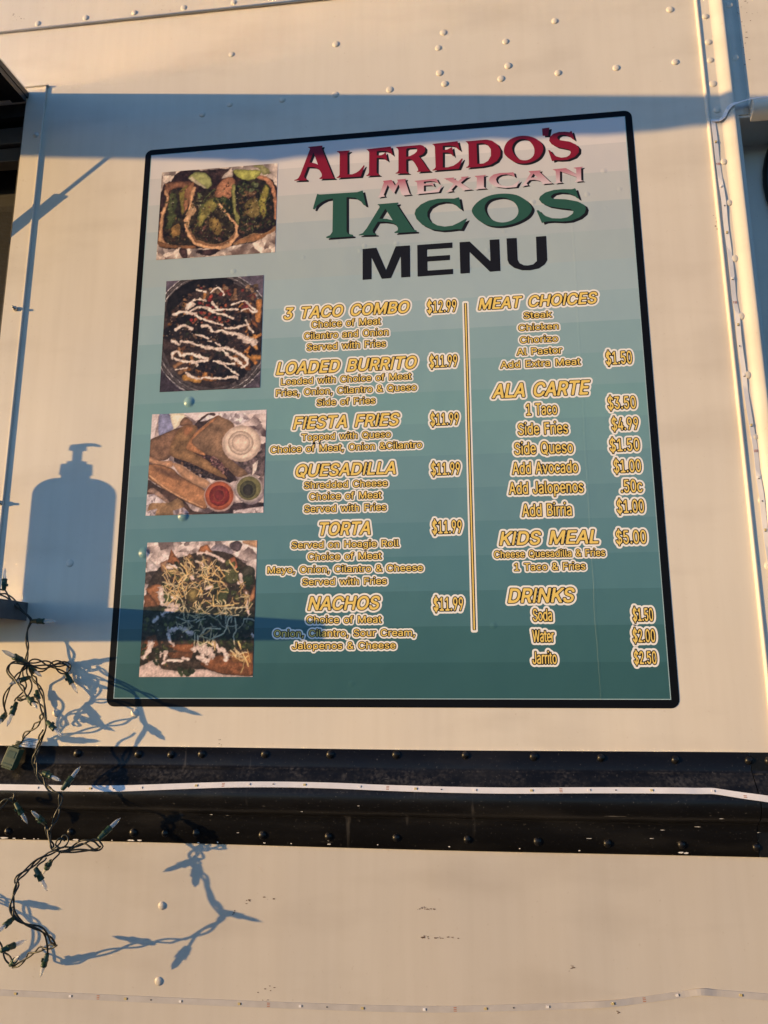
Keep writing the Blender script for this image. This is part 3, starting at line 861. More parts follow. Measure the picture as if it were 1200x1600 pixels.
GLYPHS = {"A":[480,[16,0,201,509,276,509,463,0,395,0,280,323,232,478,245,478,191,302,85,0],[110,142,110,199,370,199,370,142]],"B":[456,[60,0,60,509,274,507,329,491,367,461,390,421,398,374,393,336,368,295,315,267,315,262,363,245,402,203,416,161,416,111,400,67,386,48,344,18,284,2],[125,57,281,60,309,67,330,80,353,115,355,137,350,169,333,197,306,218,269,229,125,231],[125,285,256,287,288,296,314,314,330,340,336,372,326,412,294,442,270,449,125,452]],"C":[510,[267,-7,225,-3,186,7,150,25,119,49,92,79,70,115,53,157,44,203,44,305,53,352,70,393,92,429,119,459,150,484,186,501,225,512,267,516,317,511,362,496,419,456,459,397,473,348,408,348,397,380,369,418,330,444,267,456,209,445,161,414,125,364,106,295,106,213,125,145,161,94,210,63,267,53,330,65,369,90,397,128,408,160,473,160,459,112,420,53,363,13,317,-2]],"D":[502,[96,0,96,57,254,60,318,81,343,99,379,149,397,216,397,294,379,361,344,410,320,428,258,449,93,452,93,509,273,505,315,495,353,478,385,455,412,426,433,391,449,351,458,306,458,205,449,159,433,119,411,83,384,54,351,31,312,14,268,3],[125,509,125,0,60,0,60,509]],"E":[419,[60,0,60,509,372,509,372,452,125,452,125,286,355,286,355,229,125,229,125,57,375,57,375,0]],"F":[410,[60,0,60,509,369,509,369,452,125,452,125,278,346,278,346,221,125,221,125,0]],"I":[300,[31,0,31,57,118,57,118,452,31,452,31,509,269,509,269,452,183,452,183,57,269,57,269,0]],"K":[467,[104,145,104,216,162,289,364,509,448,509],[60,0,60,509,125,509,125,0],[372,0,188,259,228,309,449,0]],"L":[393,[60,0,60,509,125,509,125,57,361,57,361,0]],"M":[628,[60,0,60,509,152,509,280,179,322,49,307,49,346,169,476,509,568,509,568,0,504,0,507,457,513,457,477,348,342,0,286,0,167,300,112,457,119,457,122,0]],"N":[523,[60,0,60,509,136,509,355,163,414,55,405,54,399,142,399,509,463,509,463,0,387,0,177,331,108,452,119,454,125,291,125,0]],"O":[533,[267,-7,225,-3,186,7,150,25,119,49,92,79,70,115,53,157,44,203,44,305,53,352,70,393,92,429,119,459,150,484,186,501,225,512,267,516,309,512,348,501,384,484,415,459,442,429,464,393,480,352,490,305,490,203,480,157,464,115,442,79,415,49,384,25,348,7,309,-3],[296,55,349,76,372,94,408,144,428,213,428,295,408,365,372,415,349,433,296,453,237,453,184,433,161,415,125,364,106,295,106,213,125,144,161,94,184,76,237,55]],"Q":[533,[245,159,313,159,468,-48,401,-48],[267,-7,225,-3,186,7,150,25,119,49,92,79,70,115,53,157,44,203,44,305,53,352,70,393,92,429,119,459,150,484,186,501,225,512,267,516,309,512,348,501,384,484,415,459,442,429,464,393,480,352,490,305,490,203,480,157,464,115,442,79,415,49,384,25,348,7,309,-3],[296,55,349,76,372,94,408,144,428,213,428,295,408,365,372,415,349,433,296,453,237,453,184,433,161,415,125,364,106,295,106,213,125,144,161,94,184,76,237,55]],"R":[449,[60,0,60,509,273,506,333,489,376,455,390,433,407,381,407,323,390,271,376,250,333,217,273,200,96,198,96,255,258,256,298,267,325,287,344,333,344,371,325,419,298,440,258,451,125,452,125,0],[353,0,230,229,303,229,428,0]],"S":[447,[188,-7,128,9,81,40,51,83,38,137,104,137,114,102,150,66,185,53,224,49,267,54,303,69,329,92,344,122,340,168,322,189,296,205,145,253,86,289,67,313,56,341,52,372,62,425,92,468,138,498,195,514,259,514,316,498,360,468,390,427,401,378,337,378,320,421,280,449,225,459,185,454,152,440,121,405,115,376,122,345,142,324,169,308,328,256,372,226,402,180,408,139,399,87,370,43,323,11,261,-7]],"T":[449,[32,452,32,509,417,509,417,452,257,452,257,0,193,0,193,452]],"U":[517,[220,-6,154,15,103,55,71,108,63,140,60,509,124,509,126,155,132,133,153,95,187,68,232,53,285,53,331,68,364,95,377,113,391,155,393,509,457,509,454,140,446,108,414,55,363,15,297,-6]],"H":[517,[60,0,60,509,125,509,125,289,392,289,392,509,457,509,457,0,392,0,392,232,125,232,125,0]],"G":[520,[269,-7,225,-3,185,7,149,25,118,49,91,79,69,116,53,157,43,203,43,305,53,352,69,393,91,429,117,459,149,484,184,501,223,512,265,516,316,510,384,483,421,453,460,395,474,349,408,349,378,406,344,436,315,448,265,456,209,445,160,414,125,364,106,295,106,213,125,145,161,95,210,63,269,53,322,61,365,85,396,123,407,147,415,202,434,199,283,199,283,256,478,256,475,160,451,91,406,38,344,5]],"P":[445,[60,0,60,509,272,506,332,487,375,452,390,430,407,377,407,318,390,265,375,243,332,207,272,188,109,186,109,242,257,244,297,256,324,279,343,328,343,367,324,416,297,439,257,451,125,452,125,0]],"J":[396,[185,-7,143,-2,106,11,75,33,52,63,38,100,33,173,98,173,100,117,122,74,160,53,209,53,248,74,269,117,272,509,336,509,336,145,332,100,318,63,294,33,263,11,227,-2]],"V":[480,[204,0,16,509,84,509,199,187,248,31,235,31,283,187,395,509,463,509,278,0]],"W":[686,[155,0,16,509,82,509,167,179,197,40,189,40,220,179,306,509,380,509,474,145,497,40,488,40,603,509,670,509,530,0,455,0,362,345,336,475,350,475,324,347,230,0]],"Y":[472,[203,0,203,208,16,509,91,509,213,309,250,230,224,230,242,275,381,509,455,509,268,208,268,0]],"a":[389,[160,-9,115,-3,76,15,48,45,38,63,30,108,36,146,64,184,125,211,265,235,274,246,275,272,260,307,240,322,212,330,178,330,149,322,118,301,100,274,41,291,64,331,114,368,173,383,208,384,255,375,300,350,322,320,335,278,337,0,277,0,277,52,252,25,215,1],[170,45,211,51,254,80,274,122,276,190,134,159,112,147,97,130,93,93,102,72,119,57]],"b":[424,[229,-8,189,-3,147,21,118,59,112,59,112,0,53,0,53,509,114,509,114,319,147,355,188,379,229,384,287,374,335,342,370,293,388,227,388,151,370,84,336,34,288,3],[242,49,262,55,294,80,316,117,327,163,327,215,316,261,295,298,262,322,243,328,198,328,178,322,147,299,125,263,114,216,114,162,125,115,147,78,179,55,198,49]],"c":[396,[207,-8,144,3,117,16,72,58,44,116,37,150,37,225,44,260,72,318,117,360,144,374,207,384,260,377,291,364,318,346,349,308,362,277,303,262,284,297,261,316,242,325,207,330,163,321,130,296,108,258,98,212,98,163,108,117,130,80,163,55,184,49,232,49,262,60,285,80,304,117,363,102,350,70,319,32,292,12,244,-5]],"d":[424,[195,-8,137,3,89,34,55,84,36,151,36,227,43,261,70,320,112,361,137,374,196,384,237,379,278,355,311,319,311,509,372,509,372,0,313,0,313,59,307,59,277,21,236,-3],[226,49,246,55,278,78,299,115,310,162,310,216,300,263,278,299,246,322,227,328,182,328,162,322,130,298,108,261,98,215,98,163,109,117,130,80,162,55,182,49]],"e":[404,[212,-8,145,3,92,35,56,85,37,150,36,224,55,290,91,340,142,373,172,382,226,383,285,366,334,324,357,282,370,227,371,169,75,169,75,221,338,221,310,202,304,248,288,286,263,314,227,328,183,328,164,323,131,301,109,270,97,231,98,151,110,106,135,73,169,53,212,46,265,58,294,82,306,105,365,91,348,55,320,26,261,-3]],"f":[254,[228,379,228,327,6,327,6,379],[81,0,82,452,96,486,120,510,152,525,187,530,243,521,227,468,178,472,154,460,143,435,142,0]],"g":[425,[207,-151,134,-140,82,-110,51,-69,101,-41,131,-74,169,-93,207,-97,261,-87,282,-75,298,-58,308,-34,311,68,306,68,277,32,236,10,195,5,138,14,90,43,55,90,36,154,36,229,43,263,71,320,112,361,138,374,196,384,237,379,279,356,308,319,313,319,313,379,372,379,370,-40,350,-90,314,-124,265,-144],[227,61,246,66,278,87,300,121,311,166,311,219,300,264,279,299,247,322,227,328,182,328,163,322,130,298,109,262,98,218,98,167,109,123,131,88,163,66,183,61]],"h":[410,[114,0,53,0,53,509,114,509,114,287,102,287,132,344,175,374,227,384,275,377,313,356,341,321,355,271,357,0,296,0,293,263,273,304,256,318,210,329,176,324,147,308,126,283,115,248]],"i":[167,[53,0,53,379,114,379,114,0],[73,444,47,463,43,472,47,504,73,522,105,518,125,494,125,472,105,448]],"k":[381,[110,137,110,212,121,212,284,379,360,379,184,199,177,199],[53,0,53,509,114,509,114,0],[294,0,148,186,191,229,372,0]],"l":[189,[139,-2,91,8,74,20,55,59,53,509,114,509,114,83,126,57,146,52,170,54,181,3]],"m":[610,[53,0,53,379,112,379,112,295,108,295,122,331,158,368,203,385,245,383,268,375,303,342,321,295,312,295,326,329,364,366,398,381,437,386,478,380,514,361,541,328,555,283,557,0,496,0,493,279,485,298,456,323,419,330,387,326,353,302,336,263,335,0,274,0,272,280,253,311,220,328,185,329,145,312,126,289,115,257,114,0]],"n":[410,[114,0,53,0,53,379,112,379,112,287,102,287,132,344,175,374,227,384,275,377,313,356,341,321,355,271,357,0,296,0,293,263,273,304,256,318,210,329,176,324,147,308,126,283,115,248]],"o":[415,[174,-5,117,16,72,58,44,116,37,150,37,225,44,260,72,318,117,360,174,382,241,382,271,374,323,341,359,291,379,225,379,150,359,85,323,35,271,3,241,-5],[231,49,252,55,285,80,307,117,318,163,318,212,307,258,285,296,252,321,231,328,184,328,163,321,130,296,108,258,98,212,98,163,108,117,130,80,163,55,184,49]],"p":[424,[53,-143,53,379,112,379,112,319,118,319,147,355,188,379,229,384,287,374,335,342,370,293,388,227,388,151,370,84,336,34,288,3,229,-8,189,-3,147,21,114,59,114,-143],[242,49,262,55,294,80,316,117,327,163,327,215,316,261,295,298,262,322,243,328,198,328,178,322,147,299,125,263,114,216,114,162,125,115,147,78,179,55,198,49]],"q":[424,[372,-143,311,-143,311,59,277,21,236,-3,195,-8,137,3,89,34,55,84,36,151,36,227,43,261,70,320,112,361,137,374,196,384,237,379,278,355,307,319,313,319,313,379,372,379],[226,49,246,55,278,78,299,115,310,162,310,216,300,263,278,299,246,322,227,328,182,328,162,322,130,298,108,261,98,215,98,163,109,117,130,80,162,55,182,49]],"r":[259,[53,0,53,379,112,379,112,321,137,354,171,377,191,383,243,384,243,322,207,326,174,321,146,306,126,284,115,254,114,0]],"s":[365,[182,-8,133,-3,93,12,62,38,50,54,36,94,94,107,111,72,124,60,160,47,206,47,227,53,258,74,268,103,262,126,229,150,118,180,72,208,58,227,47,274,55,314,79,347,115,370,161,383,212,383,254,372,286,352,309,324,324,290,268,277,243,316,210,331,166,331,131,317,111,292,109,277,115,253,152,229,261,200,306,171,320,153,331,107,323,65,312,47,281,18,236,-2]],"t":[227,[204,379,204,327,6,327,6,379],[65,471,126,471,127,83,136,61,170,50,202,54,213,2,168,-4,113,7,92,21,77,41,68,64]],"u":[410,[182,-5,135,2,97,23,69,59,54,109,53,379,114,379,116,117,137,75,154,61,200,50,234,55,263,71,283,97,295,132,296,379,357,379,357,0,298,0,298,92,307,92,277,35,234,5]],"w":[567,[138,0,23,379,87,379,175,41,165,41,252,379,316,379,402,41,391,41,480,379,545,379,429,0,368,0,277,338,291,338,199,0]],"x":[379,[21,0,171,218,171,171,29,379,100,379,207,206,175,206,282,379,352,379,209,169,209,214,358,0,287,0,173,182,205,182,91,0]],"y":[389,[47,-139,61,-86,83,-89,113,-86,130,-74,145,-51,163,-1,17,379,84,379,173,132,206,21,184,21,209,110,305,379,371,379,204,-58,187,-93,153,-128,125,-141,91,-145]],"z":[380,[42,0,42,46,254,323,48,323,48,379,333,379,333,331,126,56,339,56,339,0]],"j":[167,[53,379,114,379,112,-52,102,-90,80,-119,65,-129,27,-141,-10,-143,-10,-87,18,-85,40,-72,51,-46],[72,444,47,463,42,472,47,504,72,522,105,518,125,494,125,472,105,448]],"v":[389,[163,0,17,379,84,379,173,132,206,21,184,21,216,132,305,379,371,379,226,0]],"0":[453,[191,-3,158,7,130,24,105,48,69,113,50,202,50,306,69,395,106,461,130,484,159,502,191,512,262,512,295,502,323,484,348,461,384,395,403,306,403,202,384,113,348,48,323,24,295,7,263,-3],[250,52,271,60,306,92,330,144,342,213,342,295,330,365,306,416,271,449,250,457,203,457,182,449,147,416,123,365,111,295,111,213,123,144,147,92,182,60,203,52]],"1":[453,[76,0,76,55,391,55,391,0],[276,509,276,0,212,0,212,448,86,358,86,427,198,509]],"2":[453,[64,0,64,47,282,282,316,341,320,371,315,405,287,441,258,455,224,460,172,447,148,427,132,398,127,362,66,362,75,418,86,442,121,482,168,507,196,513,254,513,306,497,346,465,372,423,381,372,371,318,351,280,317,235,153,57,389,57,389,0]],"3":[453,[218,-7,159,1,108,22,70,57,57,79,44,132,109,132,118,100,150,66,182,54,219,50,258,55,291,69,323,108,329,145,323,180,306,211,275,234,229,246,157,248,157,299,288,452,70,452,70,509,372,509,372,461,211,278,211,289,279,286,308,276,354,244,371,222,391,173,390,116,370,66,333,27,281,2]],"4":[453,[40,105,40,158,247,509,311,509,109,163,413,163,413,105],[282,0,282,318,343,318,343,0]],"5":[453,[221,-7,165,1,140,11,99,41,71,82,60,130,122,130,130,102,160,68,188,54,221,50,259,56,304,89,322,122,326,183,303,237,257,270,218,277,184,273,152,262,128,246,67,253,96,509,366,509,366,452,151,452,134,301,194,330,229,334,274,328,330,299,358,269,386,210,391,163,381,102,369,76,332,32,282,3]],"9":[453,[256,513,285,506,333,478,368,434,387,378,387,322,373,270,340,207,200,0,130,0,301,248,307,248,287,221,257,202,218,195,161,203,116,229,83,269,66,321,66,382,85,436,120,479,168,506,196,513],[207,459,174,446,148,423,127,372,131,313,148,280,174,257,207,245,245,245,279,257,305,280,322,312,326,371,314,407,293,435,263,454]],".":[188,[83,-3,55,18,51,29,55,64,83,85,118,81,135,64,140,29,118,1]],",":[188,[38,-119,68,71,137,71,84,-119]],"$":[447,[202,-74,202,583,244,583,244,-74],[188,-7,128,9,81,40,51,83,38,137,104,137,114,102,150,66,185,53,224,49,267,54,303,69,329,92,344,122,340,168,322,189,296,205,145,253,86,289,67,313,56,341,52,372,62,425,92,468,138,498,195,514,259,514,316,498,360,468,390,427,401,378,337,378,320,421,280,449,225,459,185,454,152,440,121,405,115,376,122,345,142,324,169,308,328,256,372,226,402,180,408,139,399,87,370,43,323,11,261,-7]],"&":[448,[165,-5,110,12,69,42,43,84,34,133,40,173,58,205,85,235,243,359,259,384,262,405,255,434,233,454,201,461,178,457,159,447,145,431,138,411,138,386,152,352,438,0,364,0,108,310,81,361,75,398,82,440,102,474,117,488,154,507,224,512,266,499,297,475,317,442,324,404,320,375,309,349,269,303,135,202,110,174,98,146,98,115,109,87,130,66,158,51,193,46,232,52,269,69,315,112,343,174,349,224,408,224,403,167,380,107,315,30,271,7,221,-5]],"|":[230,[141,673,141,-164,88,-164,88,673]]}
GLYPHS['I'] = [190, [70, 0, 120, 0, 120, 509, 70, 509]]
CAP = 509.0
def layout(text, space=0.30):
    """outlines in font units, ink box"""
    x = 0; loops = []
    for ch in text:
        if ch == ' ':
            x += space * 720; continue
        g_ = GLYPHS[ch]
        for l in g_[1:]:
            up = 30 if ch in 'ij' and min(l[1::2]) > 400 else 0
            loops.append([(x + l[i], l[i + 1] + up) for i in range(0, len(l), 2)])
        x += g_[0]
    return loops
def text_sheet(text, x0, x1, zb, cap, bold, italic, layers, depth, name, label, space=0.30, res=15.0, mats=None):
    """layers: list of (offset, material index) from back to front"""
    loops = layout(text, space)
    b = bold * cap
    sy = (cap - 2 * b) / CAP
    sh_ = 0.21 if italic else 0.0
    lo = [[(px, py * sy) for px, py in l] for l in loops]
    # fit the width after shearing
    def ext(s):
        v = [px * s + py * sh_ for l in lo for px, py in l]
        return min(v), max(v)
    want = (x1 - x0) - 2 * b
    a, c = 1e-6, 1e-2
    for _ in range(50):
        mid = (a + c) / 2
        e = ext(mid)
        if e[1] - e[0] < want: a = mid
        else: c = mid
    s = (a + c) / 2
    e = ext(s)
    lo = [[(px * s + py * sh_ - e[0] + x0 + b, py + zb + b) for px, py in l] for l in lo]
    return sheet(lo, layers, depth, name, label, b, cap / res, mats)
def sheet(lo, layers, depth, name, label, b, h, mats, shifts=None):
    m_ = max(o for o, _ in layers) + b + 2 * h
    ax = np.array([p[0] for l in lo for p in l]); az = np.array([p[1] for l in lo for p in l])
    x0, z0 = ax.min() - m_, az.min() - m_
    nx = int((ax.max() + m_ - x0) / h) + 2; nz = int((az.max() + m_ - z0) / h) + 2
    V = np.full((nz, nx), 1.0)
    groups = {}
    # neighbouring outlines that overlap in x belong together (a letter and its counters)
    bx = [(min(p[0] for p in l), max(p[0] for p in l), i) for i, l in enumerate(lo)]
    bx.sort()
    cur = []; end = -9
    gl_ = []
    for a, c, i in bx:
        if cur and a > end + 1e-6: gl_.append(cur); cur = []; end = -9
        cur.append(lo[i]); end = max(end, c)
    gl_.append(cur)
    for G in gl_:
        gx = [p[0] for l in G for p in l]; gz = [p[1] for l in G for p in l]
        i0 = max(0, int((min(gx) - m_ - x0) / h)); i1 = min(nx, int((max(gx) + m_ - x0) / h) + 2)
        j0 = max(0, int((min(gz) - m_ - z0) / h)); j1 = min(nz, int((max(gz) + m_ - z0) / h) + 2)
        X, Z = np.meshgrid(x0 + h * np.arange(i0, i1), z0 + h * np.arange(j0, j1))
        d = sdf(X, Z, G)
        V[j0:j1, i0:i1] = np.minimum(V[j0:j1, i0:i1], d)
    mb = MB()
    for k, (off, mi) in enumerate(layers):
        dx, dz = (shifts[k] if shifts else (0, 0))
        field_mesh(mb, V, x0 + dx, z0 + dz, h, off + b, depth + 0.00012 * k, mi)
    return mb.build(name, menu, *mats, label=label)

TXT = [M_HALO, M_INK, M_GOLD]
def line(kind, text, ox, oy, s, xl, xr, yl, yr, cap):
    pl, pr = (ox + xl / s, oy + yl / s), (ox + xr / s, oy + yr / s)
    (X0, Z0), (X1, Z1) = wxz(*pl), wxz(*pr)
    pt = wxz(pl[0] + (xr - xl) / s / 2, (pl[1] + pr[1]) / 2 - cap / s)
    pb = wxz(pl[0] + (xr - xl) / s / 2, (pl[1] + pr[1]) / 2)
    c = pt[1] - pb[1]
    zb = (Z0 + Z1) / 2
    bl = 0.0013
    X0 += bl; X1 -= bl; zb += bl; c -= 2 * bl
    if kind == 'H':
        text_sheet(text, X0, X1, zb, c, 0.034, True, [(0.0043, 0), (bl, 1), (0, 2)], 0.0009, 'heading', 'slanted gold heading reading ' + text, 0.42, 17, TXT)
    elif kind == 'P':
        text_sheet(text, X0, X1, zb, c, 0.014, False, [(0.0042, 0), (bl, 1), (0, 2)], 0.0009, 'price', 'gold price reading ' + text, 0.3, 17, TXT)
    elif kind == 'T':
        text_sheet(text, X0, X1, zb, c, 0.014, False, [(0.0042, 0), (bl, 1), (0, 2)], 0.0009, 'item_line', 'tall gold item line reading ' + text, 0.36, 17, TXT)
    else:
        text_sheet(text, X0, X1, zb, c, 0.016, False, [(0.0036, 0), (0.0012, 1), (0, 2)], 0.00096, 'description_line', 'small gold line reading ' + text, 0.38, 14, TXT)
S4 = 3.529
for row in [('H', '3 TACO COMBO', 150, 852, 212, 180, 73), ('P', '$12.99', 940, 1110, 180, 171, 74), ('D', 'Choice of Meat', 303, 693, 258, 245, 47), ('D', 'Cilantro and Onion', 262, 735, 323, 303, 46),
            ('D', 'Served with Fries', 277, 720, 384, 367, 46), ('H', 'LOADED BURRITO', 107, 893, 513, 492, 78), ('P', '$11.99', 953, 1115, 482, 472, 74), ('D', 'Loaded with Choice of Meat', 135, 862, 573, 547, 45),
            ('D', 'Fries, Onion, Cilantro & Queso', 107, 890, 635, 608, 45), ('D', 'Side of Fries', 332, 662, 690, 678, 45), ('H', 'FIESTA FRIES', 200, 797, 818, 801, 78), ('P', '$11.99', 958, 1123, 798, 795, 75),
            ('D', 'Topped with Queso', 247, 747, 881, 865, 45), ('D', 'Choice of Meat, Onion &Cilantro', 77, 920, 948, 925, 46), ('H', 'QUESADILLA', 215, 775, 1082, 1067, 78), ('P', '$11.99', 962, 1130, 1072, 1070, 77),
            ('D', 'Shredded Cheese', 262, 730, 1145, 1135, 46)]:
    line(row[0], row[1], 400, 440, S4, *row[2:])
for row in [('D', 'Choice of Meat', 290, 697, 221, 213, 48), ('D', 'Served with Fries', 263, 723, 288, 280, 47), ('H', 'TORTA', 347, 635, 417, 412, 82), ('P', '$11.99', 968, 1140, 406, 405, 81),
            ('D', 'Served on Hoagie Roll', 193, 793, 487, 478, 46), ('D', 'Choice of Meat', 283, 697, 553, 546, 47), ('D', 'Mayo, Onion, Cilantro & Cheese', 60, 925, 627, 611, 46), ('D', 'Served with Fries', 252, 725, 691, 685, 46),
            ('H', 'NACHOS', 282, 690, 830, 825, 85), ('P', '$11.99', 975, 1148, 833, 831, 84), ('D', 'Choice of Meat', 275, 697, 903, 897, 49), ('D', 'Onion, Cilantro, Sour Cream,', 95, 882, 978, 969, 48),
            ('D', 'Jalopenos & Cheese', 195, 775, 1045, 1040, 48)]:
    line(row[0], row[1], 400, 720, S4, *row[2:])
for row in [('H', 'MEAT CHOICES', 93, 760, 165, 122, 72), ('D', 'Steak', 343, 507, 210, 202, 43), ('D', 'Chicken', 315, 543, 277, 268, 43), ('D', 'Chorizo', 323, 540, 345, 336, 44), ('D', 'Al Pastor', 305, 563, 412, 401, 46),
            ('D', 'Add Extra Meat', 215, 665, 485, 463, 46), ('P', '$1.50', 797, 950, 465, 457, 80), ('H', 'ALA CARTE', 168, 722, 650, 627, 88), ('T', '1 Taco', 358, 537, 743, 738, 74), ('P', '$3.50', 807, 972, 710, 705, 78),
            ('T', 'Side Fries', 312, 597, 852, 843, 74), ('P', '$4.99', 828, 985, 825, 822, 78), ('T', 'Side Queso', 292, 625, 960, 951, 76), ('P', '$1.50', 818, 992, 943, 938, 80), ('T', 'Add Avocado', 280, 652, 1068, 1060, 76),
            ('P', '$1.00', 840, 1000, 1060, 1055, 80), ('T', 'Add Jalopenos', 262, 682, 1178, 1169, 76), ('P', '.50c', 880, 1008, 1168, 1167, 80)]:
    line(row[0], row[1], 720, 440, S4, *row[2:])
for row in [('T', 'Add Birria', 325, 600, 236, 229, 76), ('P', '$1.00', 833, 988, 218, 213, 80), ('H', 'KIDS MEAL', 203, 743, 388, 381, 83), ('P', '$5.00', 828, 1000, 381, 380, 81), ('D', 'Cheese Quesadilla & Fries', 175, 778, 456, 448, 48),
            ('D', '1 Taco & Fries', 283, 673, 526, 519, 49), ('H', 'DRINKS', 248, 618, 698, 695, 88), ('T', 'Soda', 382, 495, 796, 795, 76), ('P', '$1.50', 918, 1037, 796, 795, 80), ('T', 'Water', 380, 505, 909, 907, 76),
            ('P', '$2.00', 918, 1048, 909, 908, 80), ('T', 'Jarrito', 380, 520, 1026, 1024, 76), ('P', '$2.50', 925, 1055, 1026, 1025, 79)]:
    line(row[0], row[1], 720, 740, 3.4286, *row[2:])
# column divider bar
xa, za = wxz(727.7, 474.5); xb, zb = wxz(740.6, 984)
xm = (xa + xb) / 2
dv = MB()
for k, (w_, e_, mi) in enumerate([(0.0053, 0.0042, 0), (0.0026, 0.0008, 1), (0.0011, 0.0, 2)]):
    pts = rrect(xm - w_, xm + w_, zb - e_, za + e_, min(w_ * 0.6, 0.003), 4)
    dv.add([(x, -(0.0009 + 0.00012 * k), z) for x, z in pts], [tuple(range(len(pts)))], mi)
dv.build('divider_bar', menu, *TXT)
# lettering of the heading, traced
def T(ox, oy, s, pts, smooth=False):
    p = [wxz(ox + x / s, oy + y / s) for x, y in pts]
    if smooth: p = [tuple(q) for q in catmull(p, 4, True)]
    return p
def ell(ox, oy, s, pts):
    return T(ox, oy, s, pts, True)
L1 = (455, 195, 8.0); L2 = (600, 195, 8.0); L3 = (770, 190, 8.0)
red = {
 'A': [T(*L1, [(40, 703), (42, 694), (75, 685), (95, 665), (115, 630), (238, 305), (228, 292), (213, 287), (213, 281), (390, 265), (394, 272), (382, 295), (385, 310), (525, 655), (545, 667), (545, 674), (352, 682), (356, 672), (380, 655), (386, 635), (378, 605), (358, 575), (330, 550), (290, 534), (207, 530), (162, 645), (166, 668), (195, 683), (193, 698)]),
       T(*L1, [(280, 348), (226, 478), (268, 480), (305, 489), (338, 506)])],
 'L': [T(*L1, [(572, 341), (575, 335), (735, 326), (735, 333), (705, 355), (702, 375), (703, 625), (760, 624), (810, 606), (850, 580), (885, 540), (910, 508), (918, 516), (870, 650), (570, 669), (570, 661), (590, 652), (606, 632), (608, 370), (596, 352)])],
 'F': [T(*L1, [(938, 312), (1245, 277), (1270, 387), (1255, 374), (1225, 347), (1180, 332), (1110, 330), (1068, 336), (1068, 390), (1130, 384), (1160, 368), (1180, 345), (1205, 462), (1180, 438), (1145, 420), (1068, 418), (1066, 600), (1080, 616), (1105, 629), (1105, 635), (938, 644), (940, 637), (960, 627), (974, 600), (976, 345), (960, 325)])],
 'R': [T(*L2, [(145, 283), (455, 256), (492, 268), (516, 298), (512, 338), (485, 373), (432, 396), (470, 440), (515, 508), (552, 562), (578, 578), (578, 584), (412, 594), (412, 588), (430, 576), (420, 543), (388, 488), (350, 442), (318, 430), (277, 438), (278, 585), (292, 599), (312, 604), (312, 610), (145, 614), (147, 606), (168, 598), (182, 578), (182, 322), (168, 298)]),
       T(*L2, [(277, 312), (295, 297), (395, 290), (416, 308), (412, 338), (380, 368), (330, 394), (277, 408)])],
 'E': [T(*L2, [(600, 245), (905, 212), (918, 208), (948, 328), (930, 314), (890, 275), (830, 262), (733, 267), (733, 322), (790, 315), (820, 300), (850, 282), (870, 403), (842, 370), (800, 350), (733, 350), (733, 540), (800, 535), (870, 515), (930, 474), (973, 424), (984, 430), (935, 553), (605, 577), (608, 568), (630, 558), (646, 535), (636, 280), (622, 258)])],
 'D': [T(*L2, [(1018, 212), (1280, 190), (1350, 205), (1415, 250), (1454, 318), (1452, 392), (1410, 458), (1330, 505), (1220, 527), (1025, 543), (1027, 535), (1050, 525), (1062, 500), (1055, 250), (1040, 228)]),
       T(*L2, [(1155, 238), (1235, 232), (1295, 255), (1335, 310), (1337, 392), (1302, 455), (1245, 488), (1165, 494)])],
 'O': [ell(*L3, [(138, 370), (152, 305), (200, 240), (290, 195), (400, 182), (510, 205), (595, 262), (628, 325), (618, 390), (570, 460), (480, 510), (385, 528), (285, 515), (200, 465), (150, 415)]),
       ell(*L3, [(240, 352), (252, 290), (300, 240), (375, 221), (445, 240), (500, 300), (520, 360), (510, 425), (465, 472), (400, 489), (330, 474), (270, 420)])],
 'quote': [T(*L3, [(615, 92), (704, 80), (706, 88), (686, 182), (622, 182)])],
 'S': [T(*L3, [(980, 122), (988, 132), (1016, 234), (1000, 226), (955, 188), (900, 170), (845, 170), (808, 190), (802, 214), (830, 236), (960, 256), (1038, 292), (1074, 335), (1072, 390), (1022, 445), (930, 482), (840, 488), (785, 484), (740, 500), (692, 360), (712, 364), (745, 408), (790, 440), (855, 456), (920, 448), (960, 424), (975, 390), (960, 358), (900, 342), (800, 322), (735, 288), (704, 245), (712, 198), (755, 158), (825, 135), (900, 131), (955, 138)])]}
B1 = (585, 255, 7.0588); B2 = (750, 250, 7.0588)
